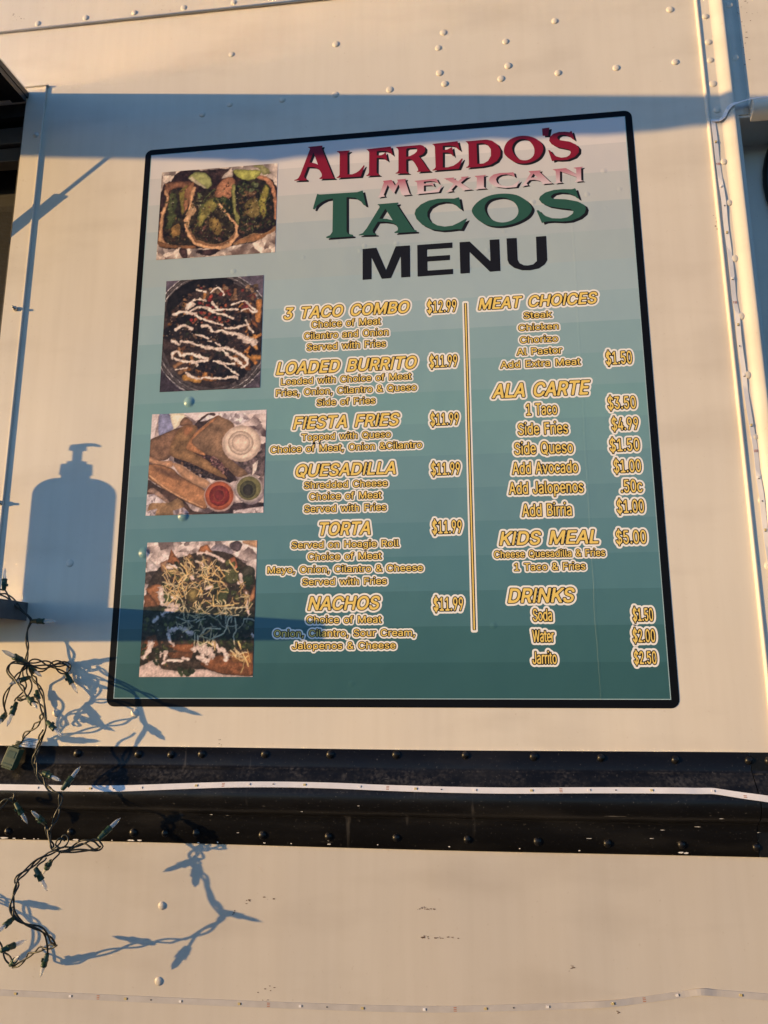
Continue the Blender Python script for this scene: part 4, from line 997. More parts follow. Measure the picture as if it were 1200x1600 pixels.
pink = {
 'M': [T(*B1, [(93, 200), (190, 189), (228, 252), (262, 205), (252, 186), (350, 177), (340, 196), (385, 335), (402, 350), (316, 360), (300, 345), (268, 232), (215, 338), (147, 242), (102, 355), (118, 370), (35, 383), (55, 365), (107, 212)])],
 'E': [T(*B1, [(440, 200), (683, 174), (712, 230), (670, 207), (620, 200), (545, 207), (545, 230), (608, 227), (640, 216), (660, 260), (628, 246), (545, 250), (545, 317), (620, 311), (690, 288), (748, 243), (712, 322), (455, 346), (478, 330), (470, 215)])],
 'X': [T(*B1, [(765, 173), (880, 162), (872, 175), (925, 203), (966, 168), (950, 157), (1045, 149), (1010, 170), (950, 220), (1050, 284), (1080, 292), (965, 304), (976, 290), (898, 244), (848, 300), (868, 312), (780, 325), (810, 308), (876, 230), (792, 182)])],
 'I': [T(*B2, [(-62, 181), (75, 169), (42, 185), (42, 303), (68, 317), (-70, 329), (-36, 312), (-34, 198)])],
 'C': [T(*B2, [(365, 140), (372, 148), (384, 192), (345, 172), (290, 161), (230, 169), (190, 190), (175, 217), (187, 255), (230, 284), (300, 294), (360, 284), (405, 253), (438, 228), (402, 302), (280, 312), (180, 300), (120, 266), (98, 226), (110, 195), (150, 165), (220, 148), (300, 145)])],
 'A': [T(*B2, [(535, 128), (668, 119), (655, 135), (770, 245), (800, 260), (680, 270), (690, 254), (660, 234), (600, 222), (546, 225), (510, 262), (530, 282), (445, 295), (475, 275), (557, 150)]), T(*B2, [(588, 153), (560, 200), (600, 197), (642, 206)])],
 'N': [T(*B2, [(800, 108), (945, 94), (1062, 163), (1060, 102), (1030, 90), (1135, 79), (1112, 98), (1115, 228), (1140, 236), (1040, 246), (1065, 228), (1065, 192), (880, 127), (880, 240), (905, 254), (815, 263), (840, 245), (835, 125)])]}
G1 = (480, 290, 6.6667); G2 = (635, 280, 7.5); G3 = (780, 280, 7.5)
green = {
 'T': [T(*G1, [(105, 90), (130, 97), (520, 72), (578, 55), (582, 75), (613, 214), (590, 206), (558, 165), (500, 130), (410, 123), (410, 480), (425, 505), (478, 517), (478, 531), (200, 550), (200, 537), (240, 520), (264, 485), (270, 137), (200, 150), (150, 175), (105, 210), (78, 252), (60, 247)])],
 'A': [T(*G1, [(735, 204), (735, 198), (950, 180), (950, 190), (935, 205), (1095, 450), (1115, 465), (1140, 470), (1138, 483), (910, 498), (910, 488), (945, 468), (946, 443), (920, 408), (870, 386), (800, 378), (735, 380), (680, 470), (690, 500), (720, 505), (720, 516), (537, 521), (540, 514), (580, 498), (620, 450), (756, 227), (750, 211)]), T(*G1, [(815, 243), (750, 348), (830, 350), (893, 367)])],
 'C': [T(*G2, [(612, 216), (619, 226), (643, 362), (620, 345), (570, 300), (510, 272), (440, 269), (350, 289), (280, 330), (245, 390), (245, 440), (280, 500), (360, 545), (450, 560), (540, 548), (620, 510), (680, 475), (712, 463), (645, 591), (590, 588), (500, 600), (420, 605), (300, 590), (190, 540), (120, 470), (97, 410), (110, 360), (170, 300), (260, 255), (370, 233), (480, 231), (560, 232)])],
 'O': [ell(*G3, [(-320, 382), (-290, 310), (-210, 240), (-90, 190), (60, 173), (200, 190), (310, 250), (372, 320), (378, 370), (330, 440), (230, 500), (110, 540), (-20, 556), (-150, 537), (-260, 470)]),
       ell(*G3, [(-172, 350), (-150, 280), (-90, 237), (20, 217), (110, 235), (190, 290), (224, 362), (210, 430), (150, 484), (50, 511), (-50, 496), (-130, 440)])],
 'S': [T(*G3, [(888, 110), (894, 122), (932, 234), (912, 226), (870, 190), (800, 165), (710, 158), (640, 173), (603, 203), (610, 225), (640, 235), (780, 240), (920, 266), (998, 308), (1015, 347), (1000, 400), (940, 450), (840, 490), (740, 500), (620, 495), (545, 500), (500, 517), (437, 370), (460, 368), (490, 400), (540, 435), (620, 462), (720, 465), (800, 450), (860, 410), (870, 380), (840, 355), (700, 340), (580, 320), (500, 285), (465, 240), (480, 205), (540, 160), (640, 130), (750, 121), (850, 122)])]}
N1 = (555, 360, 7.5); N2 = (705, 355, 7.5)
black = {
 'M': [T(*N1, [(88, 222), (248, 207), (362, 468), (475, 190), (642, 180), (645, 548), (540, 555), (535, 300), (420, 562), (312, 570), (192, 318), (193, 575), (88, 583)])],
 'E': [T(*N1, [(728, 175), (1138, 145), (1140, 208), (842, 228), (842, 310), (1110, 292), (1110, 350), (846, 368), (848, 475), (1146, 455), (1148, 515), (732, 545)])],
 'N': [T(*N2, [(98, 180), (215, 172), (460, 405), (450, 152), (563, 145), (577, 515), (455, 525), (215, 293), (218, 540), (108, 548)])],
 'U': [T(*N2, [(648, 135), (766, 130), (778, 385), (800, 425), (850, 450), (900, 452), (960, 440), (1003, 400), (993, 115), (1112, 107), (1125, 390), (1095, 440), (1030, 485), (930, 508), (830, 508), (740, 480), (680, 435), (660, 390)])]}
for k_, loops_ in black.items():
    l = loops_[0]
    sheet([l], [(0.0001, 0)], 0.00100, 'title_letter', 'wide plain black letter of the word MENU', 0.0, 0.0008, [M_INK])
for word_, table, m_, sh_, txt, h_ in (('ALFREDO\'S', red, M_RED, (0.0040, -0.0034), 'red', 0.0008), ('MEXICAN', pink, M_PINK, (0.0036, -0.0024), 'pink to red fading', 0.00065), ('TACOS', green, M_GREEN, (0.0045, -0.0038), 'green', 0.0008)):
    for k_, loops_ in table.items():
        # outer outlines and counters must wind opposite ways
        fixed = []
        for q, l in enumerate(loops_):
            ar = sum(l[i][0] * l[(i + 1) % len(l)][1] - l[(i + 1) % len(l)][0] * l[i][1] for i in range(len(l)))
            if (ar > 0) != (q == 0): l = l[::-1]
            fixed.append(l)
        sheet(fixed, [(0.0001, 0), (0.0001, 1)], 0.00095, 'title_letter', '%s letter with black drop shadow in the word %s' % (txt, word_), 0.0, h_, [M_INK, m_], [sh_, (0, 0)])

# ------------------------------------------------------------------ food photographs printed on the menu
class Picture:
    def __init__(s, ox, oy, scale, quad, n):
        """quad: zoom coordinates of the four corners TL, TR, BR, BL"""
        s.ox, s.oy, s.sc, s.q = ox, oy, scale, quad
        w = [wxz(ox + x / scale, oy + y / scale) for x, y in quad]
        s.X0 = (w[0][0] + w[3][0]) / 2; s.X1 = (w[1][0] + w[2][0]) / 2
        s.Z1 = (w[0][1] + w[1][1]) / 2; s.Z0 = (w[3][1] + w[2][1]) / 2
        s.h = (s.X1 - s.X0) / n
        s.nx = n + 1; s.nz = int(round((s.Z1 - s.Z0) / s.h)) + 1
        U, V = np.meshgrid(np.linspace(0, 1, s.nx), np.linspace(0, 1, s.nz))      # V from the bottom
        tl, tr, br, bl = [np.array(p, float) for p in quad]
        s.X = (bl[0] * (1 - U) + br[0] * U) * (1 - V) + (tl[0] * (1 - U) + tr[0] * U) * V
        s.Y = (bl[1] * (1 - U) + br[1] * U) * (1 - V) + (tl[1] * (1 - U) + tr[1] * U) * V
        s.U, s.V = U, V
        s.c = np.zeros(s.X.shape + (3,))
        s.seed = 1
    def _blend(s, sl, a, col):
        a = a[..., None]
        s.c[sl] = s.c[sl] * (1 - a) + np.asarray(col) * a
    def _box(s, pts, m):
        xs = [p[0] for p in pts]; ys = [p[1] for p in pts]
        k = (s.X > min(xs) - m) & (s.X < max(xs) + m) & (s.Y > min(ys) - m) & (s.Y < max(ys) + m)
        jj = np.any(k, 1).nonzero()[0]; ii = np.any(k, 0).nonzero()[0]
        if len(jj) == 0: return None
        return (slice(jj[0], jj[-1] + 1), slice(ii[0], ii[-1] + 1))
    def tint(s, sl, col, amp, scale, seed):
        X, Y = s.X[sl], s.Y[sl]
        amp = amp * 1.25
        n = fbm(X / scale, Y / scale, seed, 4) - 0.5
        g_ = fbm(X / 9.0, Y / 9.0, seed + 7, 2) - 0.5
        return np.clip(np.asarray(col, float) * (1 + amp * 2.2 * n[..., None] + amp * 0.9 * g_[..., None]), 2, 245)
    def poly(s, pts, col, amp=0.25, scale=40, smooth=True, f=4.0, edge=None, alpha=1.0, wob=0.0, rnd=30.0, rnd_a=0.28):
        s.seed += 1
        if smooth and len(pts) > 3: pts = [tuple(p) for p in catmull(pts, 3, True)]
        sl = s._box(pts, 8 + f + wob)
        if sl is None: return
        X, Y = s.X[sl], s.Y[sl]
        if wob:
            X = X + wob * 2 * (fbm(X / 18, Y / 18, s.seed + 3, 2) - 0.5); Y = Y + wob * 2 * (fbm(X / 18 + 9, Y / 18, s.seed + 5, 2) - 0.5)
        d = sdf(X, Y, [pts])
        c = s.tint(sl, col, amp, scale, s.seed)
        if edge is not None:      # printed rim or crust tone of the food itself
            w, ec = edge
            e = np.clip(1 + d / w, 0, 1)[..., None]
            c = c * (1 - e) + np.asarray(ec) * e * (0.85 + 0.3 * fbm(X / 14, Y / 14, s.seed + 9, 2)[..., None])
        if rnd:
            c = c * (1 - rnd_a + rnd_a * np.clip(-d / rnd, 0, 1) ** 0.6)[..., None]
        s._blend(sl, np.clip(0.5 - d / f, 0, 1) * alpha, c)
    def stroke(s, pts, w, col, amp=0.12, f=4.0, lump=0.0, alpha=1.0, taper=False):
        s.seed += 1
        if len(pts) > 2: pts = [tuple(p) for p in catmull(pts, 3)]
        sl = s._box(pts, w + f + 6)
        if sl is None: return
        X, Y = s.X[sl], s.Y[sl]
        d = np.full(X.shape, 1e9)
        for (ax, ay), (bx, by) in zip(pts[:-1], pts[1:]):
            ex, ey = bx - ax, by - ay; l2 = ex * ex + ey * ey + 1e-9
            t = np.clip(((X - ax) * ex + (Y - ay) * ey) / l2, 0, 1)
            d = np.minimum(d, np.hypot(X - ax - t * ex, Y - ay - t * ey))
        ww = w / 2 * (1 + lump * 2 * (fbm(X / 22, Y / 22, s.seed, 2) - 0.5))
        c = s.tint(sl, col, amp, 30, s.seed)
        c = c * (1.06 - 0.32 * np.clip(d / np.maximum(ww, 1), 0, 1) ** 2)[..., None]
        s._blend(sl, np.clip(0.5 + (ww - d) / f, 0, 1) * alpha, c)
    def ellipse(s, cx, cy, rx, ry, col, amp=0.15, rot=0.0, **k):
        pts = []
        for i in range(20):
            a = 2 * math.pi * i / 20
            x, y = rx * math.cos(a), ry * math.sin(a)
            pts.append((cx + x * math.cos(rot) - y * math.sin(rot), cy + x * math.sin(rot) + y * math.cos(rot)))
        s.poly(pts, col, amp, smooth=False, **k)
    def foil(s, pts, lo, hi, n=120, seed=3):
        """crumpled foil: facets of random tone"""
        sl = s._box(pts, 6)
        X, Y = s.X[sl], s.Y[sl]
        rs = np.random.RandomState(seed)
        cx = rs.uniform(X.min(), X.max(), n); cy = rs.uniform(Y.min(), Y.max(), n)
        st = rs.uniform(0.5, 1.9, n); an = rs.uniform(0, 3.14, n)
        best = np.full(X.shape, 1e9); idx = np.zeros(X.shape, int)
        wx = X + 26 * (fbm(X / 40, Y / 40, seed) - 0.5); wy = Y + 26 * (fbm(X / 40 + 5, Y / 40, seed + 1) - 0.5)
        for i in range(n):
            dx, dy = wx - cx[i], wy - cy[i]
            u = dx * math.cos(an[i]) + dy * math.sin(an[i]); v = -dx * math.sin(an[i]) + dy * math.cos(an[i])
            d = u * u * st[i] + v * v / st[i]
            k = d < best
            best[k] = d[k]; idx[k] = i
        tone = rs.uniform(0, 1, n) ** 0.75; gx = rs.uniform(-1, 1, n) * 0.012; gy = rs.uniform(-1, 1, n) * 0.012
        t = tone[idx] + gx[idx] * (X - cx[idx]) + gy[idx] * (Y - cy[idx]) + 0.25 * (fbm(X / 12, Y / 12, seed + 4, 3) - 0.5)
        t = np.clip(t, 0, 1)[..., None]
        c = np.asarray(lo) * (1 - t) + np.asarray(hi) * t
        d = sdf(X, Y, [pts])
        s._blend(sl, np.clip(0.5 - d / 4.0, 0, 1), c)
    def specks(s, pts, n, cols, r0, r1, seed=1, elong=1.8):
        """many small bits of food inside an outline"""
        rs = random.Random(seed)
        xs = [p[0] for p in pts]; ys = [p[1] for p in pts]
        k = 0; tries = 0
        while k < n and tries < n * 12:
            tries += 1
            x, y = rs.uniform(min(xs), max(xs)), rs.uniform(min(ys), max(ys))
            if sdf(np.array([x]), np.array([y]), [pts])[0] > 0: continue
            k += 1
            r = rs.uniform(r0, r1); a = rs.uniform(0, 3.14)
            col = np.array(rs.choice(cols), float) * rs.uniform(0.8, 1.2)
            q = []
            for i in range(7):
                t = 2 * math.pi * i / 7; rr = r * rs.uniform(0.65, 1.2)
                u, v = rr * elong * math.cos(t), rr * math.sin(t)
                q.append((x + u * math.cos(a) - v * math.sin(a), y + u * math.sin(a) + v * math.cos(a)))
            s.poly(q, np.clip(col, 0, 240), 0.2, 15, smooth=False)
    def build(s, label, sat=0.85, gain=0.95, warp=1.0, tone=(1.03, 0.98, 0.95), grain=1.0):
        xs = s.X0 + (s.X1 - s.X0) * s.U; zs = s.Z0 + (s.Z1 - s.Z0) * s.V
        depth = np.vectorize(vinyl_depth)(xs, zs) + 0.0004
        co = np.stack([xs, -depth, zs], -1).reshape(-1, 3)
        nx, nz = s.nx, s.nz
        fs = [(j * nx + i, j * nx + i + 1, (j + 1) * nx + i + 1, (j + 1) * nx + i) for j in range(nz - 1) for i in range(nx - 1)]
        me = bpy.data.meshes.new('food_photo')
        me.from_pydata(co.tolist(), [], fs)
        a = me.color_attributes.new('print', 'FLOAT_COLOR', 'POINT')
        # break up outlines the way small food does, then soften as a cheap print
        wy = 11 * (fbm(s.X / 34, s.Y / 34, 301, 2) - 0.5) + 7 * (fbm(s.X / 13, s.Y / 13, 302, 2) - 0.5)
        wx = 11 * (fbm(s.X / 34, s.Y / 34, 303, 2) - 0.5) + 7 * (fbm(s.X / 13, s.Y / 13, 304, 2) - 0.5)
        cell = (s.X[0, -1] - s.X[0, 0]) / (s.nx - 1)
        J, I = np.meshgrid(np.arange(s.nz), np.arange(s.nx), indexing='ij')
        fj = np.clip(J + wy / cell * warp, 0, s.nz - 1.001); fi = np.clip(I + wx / cell * warp, 0, s.nx - 1.001)
        j0 = fj.astype(int); i0 = fi.astype(int); tj = (fj - j0)[..., None]; ti_ = (fi - i0)[..., None]
        s.c = (s.c[j0, i0] * (1 - ti_) + s.c[j0, i0 + 1] * ti_) * (1 - tj) + (s.c[j0 + 1, i0] * (1 - ti_) + s.c[j0 + 1, i0 + 1] * ti_) * tj
        # print grain: sharp small scale tone variation, slightly faded blacks and colour
        n1 = fbm(s.X / 11.0, s.Y / 11.0, 77, 3) - 0.5; n2 = fbm(s.X / 28.0, s.Y / 28.0, 99, 3) - 0.5
        gx = np.gradient(fbm(s.X / 16.0, s.Y / 16.0, 41, 3), axis=1) - np.gradient(fbm(s.X / 16.0, s.Y / 16.0, 41, 3), axis=0)
        s.c = s.c * np.clip(1 + grain * (0.16 * n1 + 0.42 * n2 + 0.30 * gx), 0.4, 1.6)[..., None]
        s.c[..., 1] = np.where(s.c[..., 1] > s.c[..., 0] * 0.97, s.c[..., 0] * 0.97 + (s.c[..., 1] - s.c[..., 0] * 0.97) * 0.45, s.c[..., 1])
        gr = s.c.mean(-1, keepdims=True)
        s.c = np.clip(gr + (s.c - gr) * sat, 12, 240) * gain * np.array(tone)
        v = np.clip(lin(s.c) / ILLUM, 0.004, 0.85)
        v = np.concatenate([v, np.ones(v.shape[:2] + (1,))], -1).astype(np.float32)
        a.data.foreach_set('color', v.ravel())
        me.materials.append(M_PHOTO)
        me.polygons.foreach_set('use_smooth', [True] * len(fs))
        return link('food_photo', me, menu, label)

# 1: three tacos on foil
Q = [(180, 160), (1167, 90), (1148, 848), (137, 905)]
P = Picture(220, 240, 5.4545, Q, 210)
P.foil([(100, 60), (1200, 40), (1200, 950), (100, 950)], (120, 100, 98), (228, 198, 186), 150, 3)
P.poly([(180, 300), (260, 235), (340, 150), (560, 150), (740, 190), (800, 150), (1000, 190), (1160, 290), (1160, 660), (1060, 740), (800, 790), (450, 812), (170, 800), (140, 620)], (52, 32, 30), 0.5, 30)
P.poly([(320, 165), (480, 150), (770, 130), (770, 160), (720, 210), (620, 225), (540, 175), (400, 165)], (62, 42, 40), 0.5, 20)
P.poly([(690, 215), (770, 130), (785, 135), (785, 200), (740, 215)], (220, 190, 178), 0.15)
P.poly([(195, 300), (260, 242), (425, 245), (415, 300), (330, 290), (250, 330), (240, 370)], (140, 88, 64), 0.25, edge=(14, (110, 66, 48)))
P.poly([(240, 330), (420, 300), (430, 470), (420, 640), (450, 790), (300, 790), (210, 740), (205, 560)], (48, 38, 28), 0.6, 24)
P.specks([(215, 600), (420, 560), (450, 780), (220, 770)], 60, [(70, 44, 36), (36, 24, 24), (96, 62, 44), (50, 40, 30)], 5, 13, 2)
P.poly([(210, 300), (240, 365), (228, 460), (200, 560), (192, 690), (215, 755), (300, 785), (455, 788), (455, 806), (250, 806), (165, 790), (150, 740), (165, 560), (190, 460), (218, 400), (200, 340)], (210, 150, 108), 0.16, edge=(10, (150, 96, 68)))
P.poly([(150, 745), (210, 765), (330, 790), (460, 790), (460, 812), (220, 808), (155, 775)], (150, 96, 62), 0.25)
P.poly([(245, 355), (300, 345), (315, 440), (275, 540), (238, 530)], (76, 84, 44), 0.3)
P.poly([(220, 545), (300, 520), (300, 560), (255, 640), (215, 635), (240, 580)], (82, 94, 46), 0.3)
P.poly([(335, 330), (405, 270), (400, 380), (385, 490), (350, 525), (345, 430)], (138, 116, 52), 0.25)
P.poly([(265, 640), (330, 600), (345, 680), (300, 725), (270, 700)], (150, 106, 56), 0.3)
P.poly([(380, 320), (440, 248), (460, 262), (440, 360), (400, 470), (372, 505), (370, 420)], (166, 106, 72), 0.25, edge=(10, (130, 78, 54)))
P.poly([(440, 420), (520, 330), (650, 310), (800, 420), (820, 620), (760, 740), (600, 790), (470, 760), (410, 650)], (54, 42, 28), 0.6, 22)
P.specks([(440, 600), (700, 560), (760, 720), (600, 790), (470, 760)], 80, [(84, 46, 42), (40, 24, 26), (110, 66, 56), (62, 46, 34), (36, 40, 22)], 5, 14, 4)
P.poly([(640, 330), (680, 250), (750, 208), (805, 232), (795, 330), (770, 385), (700, 388), (645, 380)], (168, 106, 76), 0.25, edge=(12, (140, 84, 60)))
P.specks([(650, 270), (790, 250), (780, 380), (650, 380)], 14, [(120, 70, 50), (190, 128, 94)], 5, 10, 6)
P.poly([(640, 395), (700, 380), (780, 420), (800, 500), (760, 540), (690, 440)], (36, 44, 22), 0.6, 20)
P.poly([(425, 650), (480, 735), (600, 772), (700, 768), (790, 700), (825, 640), (820, 720), (740, 795), (600, 806), (480, 785), (435, 720)], (152, 100, 66), 0.25, edge=(9, (190, 136, 100)))
P.stroke([(460, 300), (435, 400), (425, 470), (395, 530), (388, 620), (425, 710), (475, 770), (600, 803), (720, 800), (795, 745), (828, 670), (820, 612), (760, 550), (700, 470), (660, 420)], 27, (212, 152, 110), 0.18, lump=0.5)
P.poly([(390, 530), (450, 450), (480, 490), (455, 530), (430, 560), (410, 640), (388, 620)], (214, 160, 118), 0.2)
P.poly([(490, 545), (520, 455), (600, 395), (665, 385), (650, 470), (570, 550), (520, 630), (490, 610)], (142, 124, 60), 0.3, edge=(14, (96, 100, 46)))
P.poly([(600, 555), (660, 555), (700, 640), (680, 700), (620, 675), (590, 610)], (134, 102, 52), 0.35)
P.stroke([(640, 310), (540, 405), (500, 560), (455, 675)], 7, (92, 104, 52), 0.2)
P.specks([(480, 340), (540, 330), (540, 470), (470, 480)], 10, [(160, 160, 110), (96, 108, 52), (190, 178, 140)], 7, 15, 9)
P.specks([(630, 380), (760, 370), (740, 430), (640, 430)], 18, [(60, 82, 38), (84, 102, 48)], 6, 15, 11)
P.poly([(780, 290), (816, 285), (815, 470), (855, 575), (832, 620), (795, 505)], (158, 146, 80), 0.2, edge=(8, (98, 108, 52)))
P.poly([(830, 250), (1010, 220), (1110, 300), (1150, 420), (1150, 600), (1050, 660), (900, 720), (830, 680), (850, 560), (815, 420)], (42, 34, 26), 0.6, 22)
P.specks([(840, 260), (1090, 250), (1130, 620), (850, 680)], 130, [(74, 42, 40), (36, 26, 26), (58, 70, 34), (100, 64, 50), (44, 54, 28), (84, 92, 48)], 5, 14, 12)
P.poly([(905, 420), (975, 390), (1030, 420), (1025, 520), (950, 560), (885, 500)], (134, 108, 58), 0.35)
P.poly([(890, 330), (960, 310), (985, 350), (940, 380), (895, 370)], (118, 80, 58), 0.35)
P.poly([(1010, 400), (1060, 272), (1098, 330), (1070, 420), (1080, 520), (1045, 562), (1020, 510)], (156, 136, 58), 0.25, edge=(12, (86, 100, 44)))
P.poly([(800, 768), (950, 690), (1060, 690), (1152, 625), (1152, 668), (1050, 735), (900, 772), (810, 785)], (156, 102, 66), 0.25, edge=(9, (196, 146, 104)))
P.stroke([(1000, 205), (1070, 228), (1125, 300), (1152, 440), (1155, 560)], 36, (172, 110, 80), 0.25, lump=0.3)
P.specks([(840, 270), (1010, 260), (1000, 320), (850, 360)], 26, [(92, 112, 56), (70, 88, 44), (130, 140, 90)], 4, 12, 14)
P.poly([(410, 215), (440, 178), (485, 160), (540, 168), (590, 205), (610, 255), (590, 302), (560, 306), (500, 272), (440, 238)], (156, 152, 92), 0.12, edge=(9, (118, 126, 66)))
P.poly([(414, 215), (445, 205), (500, 250), (565, 300), (545, 302), (480, 266), (430, 236)], (214, 190, 158), 0.1)
P.poly([(803, 143), (1018, 152), (1012, 198), (955, 236), (870, 232), (815, 195)], (172, 164, 78), 0.14, edge=(10, (128, 130, 60)))
P.poly([(960, 112), (1040, 110), (1110, 170), (1050, 190), (1020, 150)], (150, 140, 90), 0.2)
P.foil([(137, 830), (230, 890), (330, 805), (400, 830), (470, 880), (600, 875), (690, 840), (740, 850), (870, 790), (960, 775), (1060, 720), (1150, 660), (1160, 860), (600, 900), (137, 915)], (110, 84, 78), (236, 204, 190), 60, 8)
P.poly([(330, 815), (400, 822), (400, 900), (360, 880)], (70, 46, 44), 0.4)
P.poly([(480, 830), (680, 820), (640, 860), (560, 872)], (64, 42, 42), 0.5)
P.specks([(215, 340), (400, 330), (440, 760), (220, 760)], 46, [(110, 78, 44), (60, 48, 28), (92, 90, 48), (140, 104, 62), (54, 34, 28)], 4, 10, 61, 1.5)
P.specks([(440, 420), (640, 340), (800, 480), (790, 700), (600, 770), (450, 690)], 90, [(120, 84, 48), (62, 44, 30), (96, 90, 50), (150, 116, 70), (66, 36, 34), (44, 44, 24)], 4, 10, 62, 1.5)
P.specks([(830, 300), (1090, 300), (1130, 600), (860, 690)], 110, [(116, 80, 48), (60, 40, 32), (94, 92, 50), (148, 112, 74), (70, 40, 38), (46, 52, 28)], 4, 10, 63, 1.5)
P.specks([(200, 250), (420, 250), (400, 320), (230, 340)], 14, [(110, 66, 48), (170, 112, 80)], 4, 9, 64, 1.5)
rs = random.Random(71)
for k in range(120):
    x, y = rs.uniform(220, 1120), rs.uniform(300, 780)
    P.ellipse(x, y, rs.uniform(3, 7), rs.uniform(2, 4), rs.choice([(206, 176, 140), (180, 150, 104), (150, 140, 96), (222, 200, 176)]), 0.1, rs.uniform(0, 3), rnd=0, alpha=0.75)
P.build('printed photo of three tacos with lime wedges on foil', 0.86, 0.95, 1.3, (1.04, 0.98, 0.90), 0.8)

# 2: loaded fries in a round foil pan
Q = [(218, 105), (1047, 60), (1020, 1018), (165, 1050)]
P = Picture(220, 420, 5.4545, Q, 180)
P.poly([(100, 0), (1100, 0), (1100, 1100), (100, 1100)], (92, 78, 88), 0.2, 90, smooth=False, rnd=0)
P.poly([(100, 700), (300, 1000), (500, 1100), (100, 1100)], (58, 46, 52), 0.3)
P.poly([(900, 980), (1100, 900), (1100, 1100), (700, 1100)], (74, 62, 68), 0.3)
P.ellipse(610, 555, 520, 540, (74, 62, 60), 0.3)
for k, (r, c, w) in enumerate([(512, (188, 172, 170), 6), (494, (78, 66, 64), 10), (478, (170, 154, 150), 5), (462, (60, 48, 48), 8)]):
    P.stroke([(610 + r * 1.01 * math.cos(a), 555 + r * 1.045 * math.sin(a)) for a in np.linspace(0, 2 * math.pi, 40)], w, c, 0.5, lump=1.2)
P.ellipse(612, 550, 445, 470, (54, 40, 36), 0.45)
P.poly([(230, 260), (420, 110), (640, 80), (800, 110), (700, 170), (480, 190), (300, 330), (240, 420)], (30, 24, 24), 0.4)
P.specks([(880, 140), (1010, 220), (1000, 290), (880, 200)], 60, [(120, 104, 98), (50, 40, 40), (150, 134, 124)], 3, 6, 3, 1.0)
P.specks([(850, 900), (1000, 820), (980, 960), (860, 1010)], 50, [(120, 104, 98), (50, 40, 40), (150, 134, 124)], 3, 6, 4, 1.0)
rs = random.Random(6)
for i in range(46):
    a = rs.uniform(0, 6.28); r = rs.uniform(0.72, 0.98)
    x, y = 615 + 400 * r * math.cos(a), 565 + 420 * r * math.sin(a)
    if y < 230 and x < 700: continue
    t = rs.uniform(0, 3.14); l = rs.uniform(30, 65)
    P.stroke([(x - l * math.cos(t), y - l * math.sin(t)), (x, y + rs.uniform(-6, 6)), (x + l * math.cos(t), y + l * math.sin(t))], rs.uniform(22, 34), rs.choice([(150, 92, 46), (120, 74, 40), (168, 108, 56), (104, 62, 38), (134, 92, 62)]), 0.25)
P.stroke([(1010, 290), (1000, 450)], 46, (172, 108, 58), 0.2); P.stroke([(380, 930), (500, 955)], 48, (176, 120, 58), 0.2)
P.stroke([(920, 760), (1020, 770)], 42, (160, 104, 52), 0.2); P.stroke([(950, 590), (985, 690)], 34, (170, 116, 66), 0.2)
for c in ((600, 620), (500, 560), (620, 820), (560, 330), (760, 440), (400, 480), (760, 900), (330, 560)):
    P.ellipse(c[0], c[1], 150, 75, (32, 25, 25), 0.5, wob=30, f=14, rnd=0)
P.specks([(260, 300), (500, 170), (760, 200), (960, 380), (960, 760), (700, 930), (400, 880), (260, 640)], 330, [(36, 28, 28), (26, 22, 24), (62, 42, 36), (88, 60, 46), (48, 46, 32), (104, 76, 58)], 6, 15, 8)
P.specks([(540, 230), (720, 230), (760, 470), (420, 480), (430, 400)], 34, [(150, 58, 44), (132, 44, 42), (168, 84, 58)], 9, 20, 10, 1.3)
P.specks([(900, 290), (980, 300), (970, 380), (860, 340)], 10, [(128, 52, 48)], 8, 16, 12, 1.6)
P.specks([(420, 150), (1000, 150), (960, 280), (600, 250)], 40, [(120, 84, 60), (150, 112, 84), (70, 54, 48), (140, 60, 50)], 8, 20, 15, 1.4)
CR = (216, 186, 168)
for w, p in [(20, [(480, 185), (510, 190), (555, 208)]), (18, [(595, 210), (655, 165), (690, 190), (712, 230)]), (24, [(450, 275), (500, 268), (560, 285)]),
             (52, [(400, 350), (425, 320), (440, 310)]), (30, [(285, 395), (340, 375), (420, 385), (470, 395)]), (26, [(430, 370), (500, 335), (580, 345), (640, 365), (700, 355), (770, 360), (830, 355)]),
             (26, [(460, 400), (540, 440), (620, 465), (700, 490)]), (20, [(610, 290), (640, 330), (655, 345)]), (26, [(560, 345), (640, 385), (720, 405), (790, 435)]),
             (20, [(780, 320), (880, 285), (930, 320), (985, 372)]), (22, [(860, 365), (920, 350), (960, 385), (990, 375)]), (20, [(900, 450), (920, 510), (960, 555)]),
             (26, [(720, 520), (790, 520), (850, 505), (900, 492)]), (28, [(525, 497), (580, 500), (620, 545), (690, 535), (740, 562)]), (34, [(760, 560), (850, 575), (930, 620), (985, 640)]),
             (60, [(850, 590), (920, 620), (960, 635)]), (22, [(475, 570), (520, 580), (580, 602)]), (30, [(295, 535), (330, 505), (380, 490), (440, 525)]),
             (34, [(270, 620), (310, 635), (330, 650)]), (28, [(345, 630), (420, 632), (500, 662), (560, 672), (620, 690), (690, 700)]), (34, [(560, 680), (640, 690), (740, 690), (850, 740), (910, 790), (900, 835), (865, 845)]),
             (30, [(700, 700), (760, 755), (830, 790), (870, 830)]), (34, [(275, 770), (280, 725), (320, 715), (350, 745), (420, 735), (500, 755), (575, 780)]), (26, [(290, 770), (360, 798), (440, 800), (520, 795), (575, 785)]),
             (26, [(630, 795), (720, 815), (800, 818)]), (20, [(690, 810), (770, 865), (840, 920)]), (26, [(390, 890), (430, 920), (490, 940), (560, 930), (650, 942), (740, 935), (825, 930)]), (26, [(440, 800), (490, 825)]),
             (18, [(640, 640), (680, 665)]), (16, [(580, 625), (610, 630)]), (16, [(300, 860), (400, 850)])]:
    P.stroke(p, w * 0.80, CR, 0.1, lump=0.9)
rs = random.Random(72)
